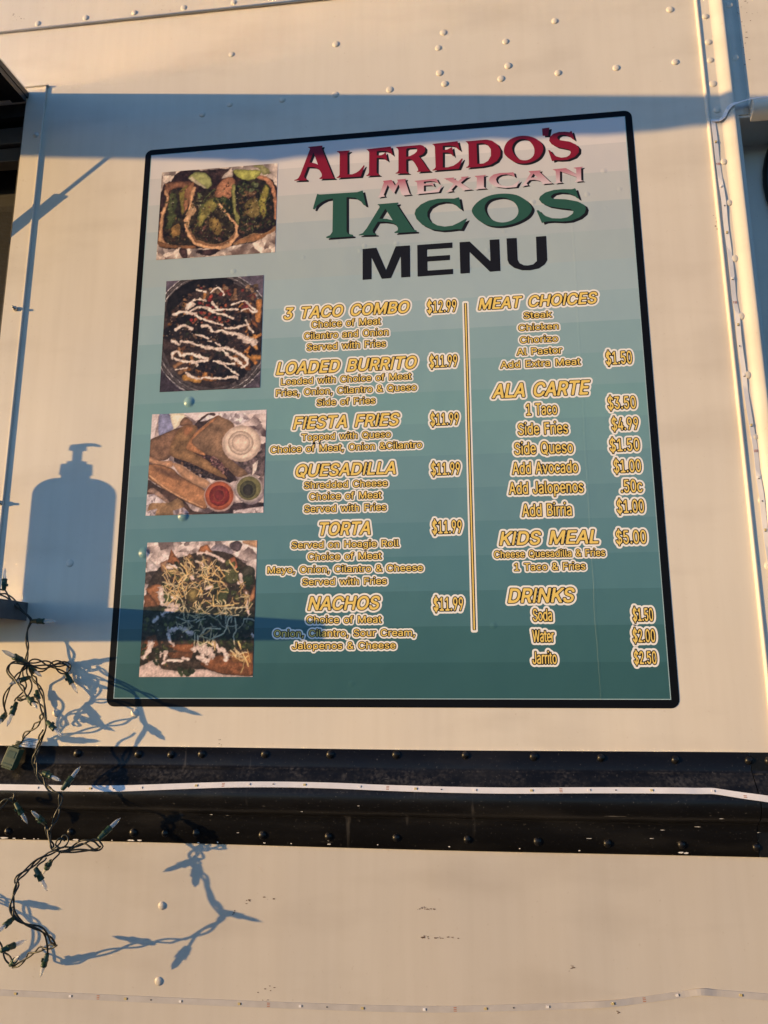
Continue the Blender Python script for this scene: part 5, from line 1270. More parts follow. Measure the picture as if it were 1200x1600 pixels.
for k in range(170):
    a, r = rs.uniform(0, 6.28), 400 * rs.uniform(0, 1) ** 0.5
    P.ellipse(615 + r * math.cos(a), 560 + r * 1.05 * math.sin(a), rs.uniform(3, 7), rs.uniform(2, 4), rs.choice([(190, 150, 120), (160, 112, 84), (206, 186, 170), (120, 78, 60)]), 0.1, rs.uniform(0, 3), rnd=0, alpha=0.7)
P.build('printed photo of loaded fries with sour cream in a round foil pan', 0.95, 1.0, 1.0)

# 3: quesadilla wedges with dip cups
Q = [(133, 97), (1148, 65), (1128, 985), (75, 1000)]
P = Picture(215, 630, 5.714, Q, 210)
P.foil([(40, 40), (1200, 40), (1200, 1050), (40, 1050)], (84, 66, 66), (212, 186, 176), 260, 5)
P.poly([(40, 60), (1200, 60), (1200, 105), (700, 110), (520, 160), (430, 100), (330, 95), (190, 110), (150, 320), (40, 320)], (206, 184, 178), 0.08, 60, smooth=False, rnd=0)
P.poly([(200, 95), (285, 90), (330, 225), (215, 290), (190, 270)], (136, 132, 158), 0.18)
P.poly([(300, 92), (410, 92), (430, 130), (360, 215), (325, 225)], (236, 214, 184), 0.06)
P.poly([(380, 190), (430, 125), (500, 185), (440, 215)], (120, 86, 66), 0.25)
P.poly([(510, 200), (620, 100), (700, 105), (560, 230)], (70, 52, 48), 0.3)
P.foil([(560, 170), (640, 105), (700, 125), (620, 160)], (150, 130, 130), (235, 222, 220), 20, 9)
P.foil([(720, 95), (960, 95), (1000, 160), (900, 205), (830, 170), (780, 170)], (110, 92, 92), (240, 220, 216), 46, 11)
P.poly([(900, 520), (1040, 480), (1140, 420), (1130, 660), (1040, 640), (960, 640)], (96, 78, 76), 0.5, 30)
P.foil([(1030, 560), (1080, 520), (1060, 620), (1030, 660)], (180, 160, 150), (240, 214, 196), 12, 12)
P.poly([(110, 340), (200, 290), (400, 215), (330, 330), (300, 480), (200, 520), (108, 470)], (116, 84, 64), 0.28, 50, edge=(10, (92, 64, 50)))
P.poly([(100, 470), (200, 520), (310, 520), (310, 575), (200, 560), (100, 525)], (190, 138, 104), 0.2)
P.poly([(430, 330), (700, 430), (880, 660), (760, 720), (400, 560), (330, 500)], (52, 38, 36), 0.5, 22)
P.specks([(390, 530), (560, 560), (720, 660), (680, 700), (470, 630)], 60, [(66, 48, 48), (40, 30, 34), (120, 86, 66), (88, 70, 66)], 6, 13, 5)
P.poly([(355, 260), (400, 215), (490, 195), (540, 235), (450, 380), (480, 430), (600, 500), (700, 570), (800, 670), (780, 680), (640, 620), (480, 540), (330, 490), (295, 455), (300, 380)], (128, 94, 64), 0.26, 60, edge=(10, (160, 110, 74)))
P.poly([(410, 230), (480, 200), (500, 240), (440, 300)], (150, 92, 64), 0.3, alpha=0.6, f=30)
P.specks([(590, 470), (760, 560), (840, 660), (800, 650), (680, 570)], 40, [(128, 86, 84), (92, 60, 62), (156, 112, 100), (60, 42, 42)], 6, 13, 7)
P.poly([(490, 350), (560, 250), (700, 120), (760, 130), (860, 190), (850, 280), (770, 400), (820, 500), (990, 640), (900, 670), (800, 590), (700, 500), (560, 440)], (122, 92, 70), 0.26, 60, edge=(9, (140, 100, 76)))
P.poly([(440, 400), (540, 250), (720, 118), (700, 150), (560, 270), (490, 360), (600, 450), (600, 475), (500, 440)], (176, 118, 80), 0.25)
P.poly([(600, 475), (690, 490), (830, 620), (890, 690), (860, 700), (760, 600), (640, 510)], (58, 42, 42), 0.4)
P.specks([(640, 490), (700, 490), (820, 610), (790, 620), (700, 560)], 46, [(134, 90, 88), (100, 66, 66), (160, 116, 106)], 5, 11, 8)
P.poly([(320, 540), (400, 560), (520, 640), (650, 710), (640, 770), (560, 750), (430, 690), (350, 600)], (168, 124, 94), 0.2, 40, edge=(12, (206, 158, 124)))
P.poly([(100, 545), (300, 580), (380, 650), (500, 720), (620, 790), (640, 900), (600, 950), (480, 900), (330, 830), (180, 730), (100, 670)], (158, 108, 74), 0.22, 60, edge=(16, (110, 76, 56)))
P.poly([(150, 570), (320, 620), (420, 690), (340, 680), (200, 620)], (116, 80, 60), 0.25, f=30)
P.stroke([(110, 650), (200, 720), (340, 815), (500, 890), (590, 930)], 16, (196, 144, 106), 0.2, f=14)
P.poly([(90, 690), (180, 740), (420, 870), (500, 960), (640, 985), (420, 985), (90, 830)], (76, 54, 46), 0.35)
P.poly([(90, 790), (150, 760), (290, 880), (250, 890), (150, 810)], (170, 132, 112), 0.25)
P.poly([(90, 960), (140, 860), (280, 890), (360, 850), (420, 900), (400, 990), (120, 1000)], (146, 110, 78), 0.2, 60)
P.foil([(80, 815), (150, 810), (260, 890), (130, 890), (80, 910)], (120, 104, 106), (216, 194, 190), 24, 15)
P.foil([(80, 960), (180, 940), (160, 1000), (80, 1000)], (110, 94, 96), (216, 194, 190), 18, 16)
P.foil([(320, 960), (420, 930), (470, 980), (330, 995)], (110, 94, 96), (180, 160, 160), 14, 17)
P.poly([(640, 985), (880, 900), (1130, 900), (1130, 1000), (600, 1000)], (62, 46, 46), 0.4)
P.foil([(860, 960), (1130, 930), (1130, 1000), (860, 1000)], (90, 76, 78), (214, 190, 184), 36, 18)
P.ellipse(930, 372, 172, 166, (214, 178, 158), 0.05); P.ellipse(930, 368, 160, 154, (222, 190, 168), 0.04)
for r, c in ((112, (196, 160, 138)), (104, (226, 194, 172)), (82, (206, 170, 148)), (76, (220, 186, 164))): P.ellipse(925, 365, r, r * 0.97, c, 0.05)
P.ellipse(740, 835, 140, 140, (196, 160, 148), 0.06); P.ellipse(738, 833, 127, 126, (166, 84, 56), 0.14)
P.ellipse(738, 833, 92, 92, (128, 46, 40), 0.25); P.ellipse(736, 830, 56, 58, (150, 66, 50), 0.2); P.ellipse(736, 828, 44, 46, (112, 42, 40), 0.25)
P.poly([(880, 760), (1120, 780), (1100, 880), (1000, 915), (900, 850)], (150, 130, 132), 0.2); P.ellipse(1000, 772, 122, 122, (190, 168, 158), 0.06); P.ellipse(1000, 770, 108, 106, (120, 110, 72), 0.15)
P.ellipse(992, 780, 74, 78, (78, 72, 52), 0.25); P.ellipse(992, 785, 46, 50, (52, 46, 40), 0.3)
P.build('printed photo of quesadilla wedges beside three dip cups', 1.0, 1.0, 0.55, (1.04, 0.98, 0.95), 0.6)

# 4: nachos
Q = [(150, 73), (1130, 55), (1083, 1270), (70, 1275)]
P = Picture(205, 835, 5.714, Q, 200)
P.foil([(40, 20), (1180, 20), (1180, 1320), (40, 1320)], (110, 88, 84), (226, 196, 184), 330, 21)
P.poly([(720, 130), (800, 85), (900, 130), (900, 190), (760, 190)], (146, 126, 130), 0.2)
P.poly([(890, 90), (950, 60), (1000, 90), (960, 160), (900, 130)], (92, 72, 74), 0.3)
P.poly([(1000, 60), (1135, 60), (1130, 120), (1040, 95)], (204, 148, 108), 0.15)
P.poly([(140, 340), (170, 230), (250, 310), (280, 350), (200, 350)], (196, 172, 166), 0.12)
P.poly([(120, 350), (330, 340), (330, 470), (200, 460), (120, 440)], (72, 56, 52), 0.5, 24)
P.poly([(260, 300), (480, 200), (760, 150), (960, 220), (1120, 420), (1110, 900), (1095, 1260), (80, 1190), (100, 760), (150, 480)], (56, 42, 34), 0.5, 36)
def chip(p, c=(168, 98, 58)): P.poly(p, c, 0.22, 50, smooth=False, edge=(12, (126, 72, 46)))
chip([(330, 250), (365, 130), (440, 250), (430, 290)]); chip([(600, 170), (630, 110), (690, 95), (740, 165)]); chip([(470, 230), (530, 170), (585, 250), (560, 320)], (122, 88, 58))
chip([(870, 230), (930, 200), (975, 330), (940, 330)], (176, 98, 66)); chip([(130, 500), (220, 450), (330, 470), (260, 640), (240, 650)], (160, 96, 58)); chip([(115, 560), (150, 540), (250, 660), (120, 660)], (128, 76, 48))
chip([(1040, 600), (1110, 460), (1110, 560), (1060, 640)], (176, 112, 70)); chip([(260, 260), (330, 230), (330, 360), (280, 330)], (150, 108, 80))
chip([(130, 930), (220, 900), (250, 1000), (90, 1050)], (128, 70, 42)); chip([(330, 1000), (560, 980), (560, 1060), (430, 1060)], (142, 80, 46)); chip([(320, 1060), (560, 1060), (540, 1110), (360, 1110)], (112, 66, 42))
P.poly([(620, 1150), (800, 1080), (930, 1130), (1085, 1150), (1085, 1255), (850, 1250), (700, 1210)], (132, 76, 46), 0.3, 60, edge=(12, (100, 58, 40)))
chip([(870, 1050), (960, 1060), (1085, 1060), (1080, 1160), (900, 1150)], (150, 92, 50))
GRN = [(62, 70, 36), (46, 56, 32), (80, 88, 44), (38, 46, 30), (96, 92, 50), (54, 44, 34)]
P.specks([(330, 300), (560, 220), (900, 250), (1090, 380), (1060, 640), (700, 640), (350, 650), (260, 560)], 250, GRN + [(92, 66, 52), (120, 82, 60), (70, 50, 44)], 8, 24, 22, 1.4)
P.poly([(110, 680), (400, 650), (700, 660), (1080, 700), (1085, 870), (800, 930), (400, 880), (110, 900)], (42, 42, 34), 0.5, 30, f=26)
P.specks([(110, 690), (500, 670), (1080, 700), (1085, 880), (700, 940), (110, 900)], 170, GRN + [(60, 56, 50), (84, 74, 60)], 8, 22, 23, 1.4)
P.specks([(330, 920), (800, 900), (1080, 900), (1080, 1050), (560, 1030)], 90, GRN + [(110, 70, 46)], 8, 22, 24, 1.4)
P.specks([(100, 1000), (330, 950), (330, 1180), (120, 1190)], 40, GRN + [(130, 84, 54)], 8, 20, 25, 1.4)
for (x, y, r, c) in [(555, 550, 68, (96, 76, 44)), (900, 380, 70, (80, 76, 44)), (1050, 350, 60, (66, 58, 46)), (810, 570, 60, (70, 74, 42)), (860, 520, 30, (74, 90, 44)), (1050, 420, 50, (54, 70, 36)), (320, 580, 60, (70, 80, 40)), (660, 470, 40, (84, 66, 58))]:
    P.ellipse(x, y, r, r * 1.05, c, 0.3, edge=(12, (52, 50, 34)), f=6)
P.ellipse(560, 545, 34, 44, (138, 112, 62), 0.25, f=10)
WH = (212, 178, 162)
for w, p in [(46, [(330, 290), (360, 290), (400, 300)]), (60, [(270, 500), (265, 560), (280, 620)]), (34, [(600, 175), (690, 170), (760, 200), (830, 250)]), (40, [(600, 250), (640, 260), (640, 290)]),
             (46, [(290, 720), (340, 690), (400, 680)]), (30, [(200, 790), (240, 750)]), (40, [(340, 900), (350, 960), (380, 1000)]), (54, [(120, 1100), (150, 1050), (190, 970)]), (46, [(350, 860), (450, 850), (540, 890)]),
             (70, [(580, 1030), (680, 1030), (720, 1080)]), (60, [(660, 1010), (640, 1100), (680, 1130)]), (50, [(740, 980), (790, 1030), (850, 1070), (850, 1130)]), (34, [(600, 1105), (660, 1110)]), (26, [(280, 1160), (340, 1130), (460, 1135)]),
             (30, [(460, 1115), (510, 1120)]), (36, [(270, 1080), (310, 1060), (300, 1120)]), (26, [(980, 370), (1010, 460)]), (22, [(1030, 530), (1035, 640), (1050, 720)]), (40, [(540, 380), (560, 400)]), (40, [(690, 490), (720, 480)]),
             (40, [(380, 570), (400, 590)]), (46, [(330, 640), (420, 650)]), (30, [(960, 440), (1000, 440)]), (30, [(1080, 905), (1090, 915)])]:
    P.stroke(p, w * 0.9, WH, 0.10, lump=0.9)
rs = random.Random(31)
CH = [(226, 178, 112), (214, 160, 92), (232, 196, 142), (222, 186, 138)]
zones = [((300, 300), (840, 560), 95), ((320, 320), (500, 660), 26), ((560, 600), (1060, 720), 34), ((430, 660), (1080, 860), 44), ((560, 860), (760, 1000), 14), ((900, 1060), (1070, 1190), 12), ((960, 450), (1050, 620), 10), ((480, 210), (800, 340), 22)]
for (x0, y0), (x1, y1), n_ in zones:
    for i in range(n_):
        x, y = rs.uniform(x0, x1), rs.uniform(y0, y1); t = rs.uniform(0, 3.14); l = rs.uniform(22, 62)
        c = rs.choice(CH) if not (660 < y < 870) else rs.choice([(196, 172, 128), (186, 170, 140), (200, 166, 116)])
        bend = rs.uniform(-16, 16)
        P.stroke([(x - l * math.cos(t), y - l * math.sin(t)), (x + bend * math.sin(t), y - bend * math.cos(t)), (x + l * math.cos(t), y + l * math.sin(t))], rs.uniform(6, 11), np.array(c) * rs.uniform(0.78, 1.02), 0.08)
for p in [[(640, 370), (680, 410), (820, 440), (830, 460)], [(500, 215), (560, 290), (575, 300)], [(740, 560), (750, 650), (920, 635)], [(840, 670), (960, 665), (1050, 660)], [(880, 240), (940, 330), (960, 340)], [(650, 890), (680, 850), (800, 855)], [(720, 940), (830, 890), (880, 760), (960, 730)], [(930, 760), (940, 860), (915, 920), (928, 990)], [(575, 890), (570, 1000)], [(600, 910), (610, 1000), (690, 960)], [(1000, 1070), (1050, 1180)], [(960, 960), (980, 1030)]]:
    P.stroke(p, 12, CH[0] if p[0][1] < 660 or p[0][1] > 950 else (196, 176, 140), 0.08)
P.poly([(70, 1200), (150, 1150), (230, 1120), (270, 1200), (430, 1220), (520, 1230), (560, 1205), (700, 1215), (820, 1250), (1000, 1262), (1083, 1280), (60, 1285)], (208, 172, 158), 0.1, 60)
P.specks([(430, 1200), (560, 1205), (540, 1265), (440, 1265)], 14, [(44, 58, 34), (58, 74, 40)], 12, 24, 33, 1.2)
P.specks([(180, 1130), (260, 1120), (240, 1180)], 6, [(46, 58, 34)], 8, 16, 34, 1.2)
rs = random.Random(73)
for k in range(120):
    x, y = rs.uniform(180, 1080), rs.uniform(280, 1180)
    P.ellipse(x, y, rs.uniform(3, 8), rs.uniform(2, 5), rs.choice([(206, 160, 110), (170, 116, 76), (214, 190, 168), (120, 116, 76)]), 0.1, rs.uniform(0, 3), rnd=0, alpha=0.7)
P.build('printed photo of nachos with shredded cheese and jalapenos on foil', 0.9, 1.0, 0.9)

# ------------------------------------------------------------------ self adhesive light strips
def ribbon(mb, pts, nrm, w, t, mi=0):
    """pts: centre line, nrm: outward direction per point"""
    vs = []; n = len(pts)
    for i, (p, q) in enumerate(zip(pts, nrm)):
        T = (pts[min(i + 1, n - 1)] - pts[max(i - 1, 0)]).normalized()
        q = (q - T * q.dot(T)).normalized()
        s = T.cross(q).normalized()
        for a, b in ((-1, 0), (1, 0), (1, 1), (-1, 1)):
            vs.append(p + s * (a * w / 2) + q * (b * t))
    fs = []
    for i in range(n - 1):
        for k in range(4):
            fs.append((i * 4 + k, i * 4 + (k + 1) % 4, (i + 1) * 4 + (k + 1) % 4, (i + 1) * 4 + k))
    fs += [(3, 2, 1, 0), ((n - 1) * 4, (n - 1) * 4 + 1, (n - 1) * 4 + 2, (n - 1) * 4 + 3)]
    mb.add(vs, fs, mi)
def dense(pts, per=6):
    return [Vector(p) for p in catmull([tuple(p) for p in pts], per)]
def along(pts, dist):
    for a, b in zip(pts[:-1], pts[1:]):
        l = (b - a).length
        if dist <= l: return a + (b - a) * (dist / l), (b - a).normalized()
        dist -= l
    return None, None
def chips(strip, pts, nfun, t, start, step, w, rs, mark_every=3):
    """chip, resistor and solder pads along the tape; every chip is a part"""
    dist = start; k = 0
    base = None
    tot = sum((b - a).length for a, b in zip(pts[:-1], pts[1:]))
    while dist < tot - 0.004:
        p, T = along(pts, dist)
        q = nfun(p); q = (q - T * q.dot(T)).normalized(); s = T.cross(q)
        def blk(mb, c, l, ww, h, mi):
            c = c + q * t
            vs = [c + T * (a * l / 2) + s * (b * ww / 2) + q * (h * e) for e in (0.05, 1) for b in (-1, 1) for a in (-1, 1)]
            mb.add(vs, [(0, 2, 3, 1), (4, 5, 7, 6), (0, 1, 5, 4), (2, 6, 7, 3), (0, 4, 6, 2), (1, 3, 7, 5)], mi)
        mb = MB(); blk(mb, p, 0.0036, 0.0030, 0.0008, 0); blk(mb, p + T * 0.0024, 0.0009, 0.0028, 0.0006, 1)
        mb.build('led_chip', strip, M_LED if k % 2 else M_CHIP, M_CHIPD)
        if k % mark_every == 1:
            mb = MB(); c = p + T * (step * 0.45)
            if dist + step * 0.6 < tot:
                blk(mb, c, 0.0022, 0.0014, 0.0005, 0)
                for e in (-0.006, 0.006):
                    pass
                mb.build('resistor', strip, M_CHIPD)
        if k % mark_every == 0 and dist + step * 0.7 < tot:
            mb = MB()
            for e in (-0.0022, 0, 0.0022):
                c, T2 = along(pts, dist + step * 0.5)
                vs0 = c + s * e
                blk(mb, vs0, 0.0042, 0.0010, 0.00012, 0)
            mb.build('solder_pads', strip, M_COPPER)
        dist += step * rs.uniform(0.96, 1.04); k += 1
rs = random.Random(12)
# on the black rail
strip = empty('light_strip', at(600, 1231, 0.024)); tag(strip, 'bright white LED tape running along the black rub rail', 'light strip')
pts = []
for px, py in [(-60, 1229), (0, 1230), (60, 1231), (120, 1232), (185, 1232), (245, 1230), (300, 1228), (370, 1226), (450, 1226), (530, 1228), (600, 1231), (700, 1234), (800, 1235.5), (900, 1235), (985, 1235), (1060, 1235.5), (1090, 1236), (1112, 1236), (1128, 1238), (1160, 1243), (1190, 1247)]:
    d = 0.022
    for _ in range(6):
        p = at(px, py, d); d = rail_depth(p.z) + rail_wave(p.x) + 0.0009
    pts.append(p)
pts.append(pts[-1] + Vector((0.03, 0, -0.004)))
pts = [Vector((x, -(rail_depth(pts[0].z) + rail_wave(x) + 0.0018), pts[0].z + 0.002 * math.sin(x * 5))) for x in (-1.35, -1.1, -0.85, -0.6, -0.42)] + pts
pts = dense(pts, 4)
def rail_n(p):
    z = p.z; e = 0.003
    g_ = (rail_depth(z + e) - rail_depth(z - e)) / (2 * e)
    return Vector((0, -1, -g_)).normalized()
mb = MB(); ribbon(mb, pts, [rail_n(p) for p in pts], 0.0088, 0.0004); mb.build('tape', strip, M_LED)
chips(strip, pts, rail_n, 0.0004, 0.022, 0.083, 0.0088, rs)
# on the lower wall
strip = empty('light_strip', at(600, 1576, 0)); tag(strip, 'dull grey LED tape stuck low on the white wall near the bottom edge', 'light strip')
pts = [at(px, py, 0.0006 + (0.0022 if px in (945, 1095) else 0.0)) for px, py in [(-80, 1546), (0, 1551), (150, 1558), (300, 1565), (450, 1571), (600, 1576), (700, 1577), (800, 1574.5), (880, 1572), (945, 1569), (990, 1564), (1035, 1558), (1070, 1553), (1095, 1550), (1120, 1551.5), (1150, 1554), (1200, 1558), (1290, 1565)]]
pts = [Vector((x, -0.0006, pts[0].z + (pts[0].x - x) * 0.02)) for x in (-1.35, -1.1, -0.85, -0.6, -0.42)] + pts
pts = dense(pts, 4)
wn = lambda p: Vector((0, -1, 0))
mb = MB(); ribbon(mb, pts, [wn(p) for p in pts], 0.0082, 0.0004); mb.build('tape', strip, M_LEDDULL)
chips(strip, pts, wn, 0.0004, 0.045, 0.086, 0.0082, rs)
# on the post, turning over it and on along the drip moulding
strip = empty('light_strip', at(1112, 185, 0.003)); tag(strip, 'thin white LED tape running down the ribbed post beside its rivets', 'light strip')
raw = [(1113.5, 186), (1118, 220), (1121, 250), (1126, 285), (1131, 316), (1134, 350), (1140, 395), (1144, 430), (1147, 465), (1152, 492), (1155, 530), (1162, 580), (1165, 610), (1173, 660), (1180, 700), (1185, 745), (1190, 775), (1194, 815), (1200, 860), (1207, 910), (1216, 980), (1228, 1080)]
pts = dense([at(a, b, 0.0036 + 0.001 * (i % 3 == 1)) for i, (a, b) in enumerate(raw)], 4)
mb = MB(); ribbon(mb, pts, [Vector((0.12 if i % 24 < 12 else -0.05, -1, 0)) for i, p in enumerate(pts)], 0.0072, 0.0004)
z0_ = 0.9700
over = [Vector((1.0042, -0.0032, z0_ - 0.005)), Vector((1.0090, -0.0040, z0_ - 0.0065)), Vector((1.0165, -0.0050, z0_ - 0.007)), Vector((1.0228, -0.0076, z0_ - 0.003)), Vector((1.0275, -0.0112, z0_ + 0.006)), Vector((1.0335, -0.0134, z0_ + 0.0125)), Vector((1.0400, -0.0142, z0_ + 0.0150)),
        Vector((1.0480, -0.0150, z0_ + 0.0165)), Vector((1.0600, -0.0156, z0_ + 0.0190)), Vector((1.0720, -0.0160, z0_ + 0.0205)), Vector((1.0900, -0.0160, z0_ + 0.0213)), Vector((1.2, -0.0160, z0_ + 0.0218)), Vector((1.6, -0.016, z0_ + 0.022))]
op = dense(over, 4)
mb2 = MB(); ribbon(mb2, op, [Vector((-0.2, -0.75, 0.65)) if p.x > 1.045 else Vector((-0.5 if 1.015 < p.x < 1.028 else -0.05, -1, 0.5)) for p in op], 0.0074, 0.0004)
mb.build('tape', strip, M_LED); mb2.build('tape', strip, M_LED)
chips(strip, pts, wn, 0.0006, 0.045, 0.083, 0.0072, rs)

# ------------------------------------------------------------------ string lights hanging from the shelf
sl = empty('string_lights', at(42, 1035, 0.03))
tag(sl, 'tangled string of clear mini lights on dark green wire hanging at the left', 'string lights')
def strand(name, keys, n=2, r=0.00125, gap=0.0024, pitch=0.062, seed=1, pts=None):
    rs = random.Random(seed)
    ctr = pts or [at(*k) for k in keys]
    ctr = dense(ctr, 8)
    # resample evenly
    tot = sum((b - a).length for a, b in zip(ctr[:-1], ctr[1:]))
    N = max(6, int(tot / 0.003))
    ev = []
    for i in range(N + 1):
        p, T = along(ctr, min(tot * i / N, tot - 1e-6)); ev.append(p)
    mb = MB()
    for s in range(n):
        ph = 2 * math.pi * s / n + rs.uniform(0, 0.5); L = 0; out = []
        f1, f2 = rs.uniform(20, 40), rs.uniform(20, 40)
        for i, p in enumerate(ev):
            T = (ev[min(i + 1, N)] - ev[max(i - 1, 0)]).normalized()
            a = T.orthogonal().normalized()
            ref = Vector((0, -1, 0)); ref = ref - T * ref.dot(T)
            if ref.length > 0.2: a = ref.normalized()
            b = T.cross(a)
            th = ph + 2 * math.pi * L / pitch + 0.9 * math.sin(L * f1)
            g_ = gap * (1.0 + 0.8 * math.sin(L * f2 + s * 2.1))
            g_ *= min(1, 0.3 + 6 * min(i, N - i) / N)
            out.append(p + (a * math.cos(th) + b * math.sin(th)) * g_)
            L += tot / N
        mb.tube(out, r, 7)
    return mb.build(name, sl, M_WIRE)
SOCK0 = [(0, 0.0022), (0.0008, 0.0032), (0.0105, 0.0041), (0.0112, 0.0048), (0.0124, 0.0048), (0.0128, 0.0043), (0.0205, 0.0046), (0.0212, 0.0049), (0.0228, 0.0049), (0.0230, 0.0036)]
GLB0 = [(0, 0.0024), (0.001, 0.0030), (0.006, 0.0031), (0.0130, 0.0029), (0.0165, 0.0021), (0.0185, 0.0011), (0.0212, 0.0006)]
def light_at(b, t):
    ax = (t - b).normalized()
    q_ = (t - b).length / 0.0438
    w_ = 0.45 + 0.55 * q_
    SOCK = [(h * q_, r * w_) for h, r in SOCK0]; GLB = [(h * q_, r * w_) for h, r in GLB0]
    s = MB(); s.lathe(b, ax, SOCK, 14, smooth=True)
    side_ = ax.orthogonal().normalized()
    p = b + ax * 0.0112 * q_ + side_ * 0.0046 * w_          # the little clip on the side of the socket
    T2 = ax.cross(side_)
    vs = [p + ax * (e * 0.0022) + T2 * (f * 0.0012) + side_ * (g_ * 0.0022 - 0.0006) for g_ in (0, 1) for f in (-1, 1) for e in (-1, 1)]
    s.add(vs, [(0, 2, 3, 1), (4, 5, 7, 6), (0, 1, 5, 4), (2, 6, 7, 3), (0, 4, 6, 2), (1, 3, 7, 5)])
    so = s.build('light_socket', sl, M_SOCK)
    bl = MB(); bl.lathe(b + ax * 0.0226 * q_, ax, GLB, 12)
    bl.build('bulb', so, M_BULB)
    fl = MB()
    q = ax.orthogonal().normalized()
    for e in (-1, 1): fl.tube([b + ax * 0.0232 * q_ + q * (e * 0.0009), b + ax * 0.0300 * q_ + q * (e * 0.0011)], 0.00022, 5)
    fl.tube([b + ax * 0.0300 * q_ + q * 0.0011, b + ax * 0.0312 * q_, b + ax * 0.0300 * q_ - q * 0.0011], 0.00018, 5)
    fl.build('filament', so, M_SCREW)
def light(bx, by, d, tx, ty, sgn=1):
    b = at(bx, by, d)
    L_ = max(0.0345, (at(tx, ty, d) - b).length * 1.02)
    best = None
    for k in range(0, 61):
        dd = d + sgn * k * 0.00075
        if dd < 0.005: break
        t = at(tx, ty, dd)
        e = abs((t - b).length - L_)
        if best is None or e < best[0]: best = (e, t)
    light_at(b, best[1])
# main strand from the shelf corner down
strand('wire', [(-30, 912, .040), (0, 925, .036), (8, 926, .034), (22, 938, .032), (34, 952, .028), (45, 964, .026), (48, 971, .026), (43, 984, .026), (41, 1000, .026), (43, 1016, .027), (41.6, 1032, .028), (42, 1038, .028)], 2, seed=1)
strand('wire', [(-30, 922, .046), (0, 933, .042), (14, 936, .038), (28, 944, .034), (38, 956, .031), (46, 966, .029), (47, 975, .028)], 1, seed=2)
# right branch with its loop
strand('wire', [(42, 1038, .028), (50, 1034, .024), (66, 1033, .018), (80, 1040, .014), (94, 1048, .012), (103, 1052, .011)], 2, seed=3, gap=.0022)
strand('wire', [(46, 1044, .026), (60, 1047, .02), (70, 1046, .017), (84, 1037, .013), (98, 1034, .012), (108, 1038, .012), (110, 1043, .012), (107, 1049, .011), (103, 1053, .011)], 2, seed=4, gap=.0020)
# loop that comes forward from the wall, far behind the first one in the light
strand('wire', [(104, 1038, .013), (74, 1041, .022), (48, 1040, .040), (20, 1036, .055), (12, 1048, .064), (24, 1063, .072), (38, 1082, .080), (44, 1090, .084)], 2, seed=5, gap=.0022)
# left loops
strand('wire', [(42, 1038, .028), (32, 1050, .042), (24, 1060, .051), (12, 1082, .053), (7, 1102, .050), (9, 1114, .044)], 2, seed=6, gap=.0020)
strand('wire', [(40, 1040, .028), (37, 1060, .036), (36, 1075, .040), (30, 1088, .043), (24, 1096, .043)], 1, seed=7)
strand('wire', [(43, 1042, .030), (46, 1060, .034), (45, 1080, .036), (42, 1090, .038), (34, 1097, .040), (27, 1094, .042)], 1, seed=8)
strand('wire', [(9, 1114, .044), (3, 1122, .046), (-8, 1130, .05)], 2, seed=9)
strand('wire', [(51, 1052, .020), (55, 1066, .014), (60, 1074, .010), (57, 1079, .009)], 1, seed=10)
# centre run down to the plug and the rail
strand('wire', [(46, 1044, .030), (52, 1058, .046), (60, 1070, .056), (67, 1083, .060), (69, 1097, .060), (70, 1110, .061), (72, 1127, .062), (71, 1140, .061), (64, 1154, .060), (58, 1168, .059), (54, 1185, .058), (59, 1205, .058), (70, 1225, .060), (82, 1237, .062), (94, 1239, .063)], 2, seed=11, gap=.0018)
strand('wire', [(28, 1091, .046), (40, 1090, .050), (52, 1092, .054), (64, 1101, .058), (70, 1114, .060), (72, 1127, .062)], 2, seed=12, gap=.002)
strand('wire', [(67, 1114, .058), (60, 1128, .046), (46, 1142, .030), (38, 1151, .021), (33, 1162, .018)], 2, seed=13, gap=.0022)
strand('wire', [(68, 1140, .056), (60, 1160, .052), (55, 1178, .050), (58, 1196, .052), (62, 1212, .055), (72, 1230, .058), (90, 1240, .062)], 1, seed=14)
# below the rail nose
strand('wire', [(94, 1239, .063), (94, 1255, .066), (88, 1275, .070), (81, 1292, .074), (77, 1300, .076)], 2, seed=15, gap=.0018)
strand('wire', [(72, 1289, .074), (75, 1300, .076), (78, 1315, .080), (82, 1327, .084)], 3, seed=16, gap=.0020)
strand('wire', [(82, 1327, .084), (90, 1316, .088), (97, 1307, .088), (102, 1312, .086), (98, 1320, .085), (90, 1318, .084), (92, 1308, .084), (99, 1306, .084), (102, 1314, .084)], 1, seed=17)
strand('wire', [(85, 1330, .084), (110, 1324, .080), (135, 1315, .076), (150, 1312, .074), (157, 1318, .074), (160, 1324, .074), (150, 1329, .075), (125, 1328, .078), (95, 1332, .083)], 2, seed=18, gap=.0022)
strand('wire', [(95, 1331, .083), (120, 1322, .079), (142, 1326, .076), (157, 1327, .074)], 1, seed=19)
strand('wire', [(92, 1326, .084), (85, 1330, .085), (65, 1340, .090), (45, 1355, .098), (27, 1372, .106), (29, 1383, .109), (24, 1394, .112), (18, 1408, .116), (16, 1420, .118), (25, 1435, .119), (42, 1445, .114), (62, 1452, .104), (77, 1465, .090), (88, 1477, .074)], 2, seed=20, gap=.0019, pitch=.07)
strand('wire', [(74, 1335, .089), (56, 1348, .095), (36, 1363, .102), (28, 1378, .107), (26, 1402, .112), (23, 1426, .117), (35, 1444, .115), (52, 1451, .108), (66, 1455, .098), (72, 1466, .090), (74, 1490, .082)], 1, seed=21)
strand('wire', [(88, 1477, .074), (72, 1480, .066), (57, 1485, .056), (37, 1500, .042), (20, 1511, .030)], 2, seed=22, gap=.002)
strand('wire', [(20, 1511, .030), (8, 1490, .026), (-6, 1470, .03), (-20, 1462, .036)], 2, seed=23)
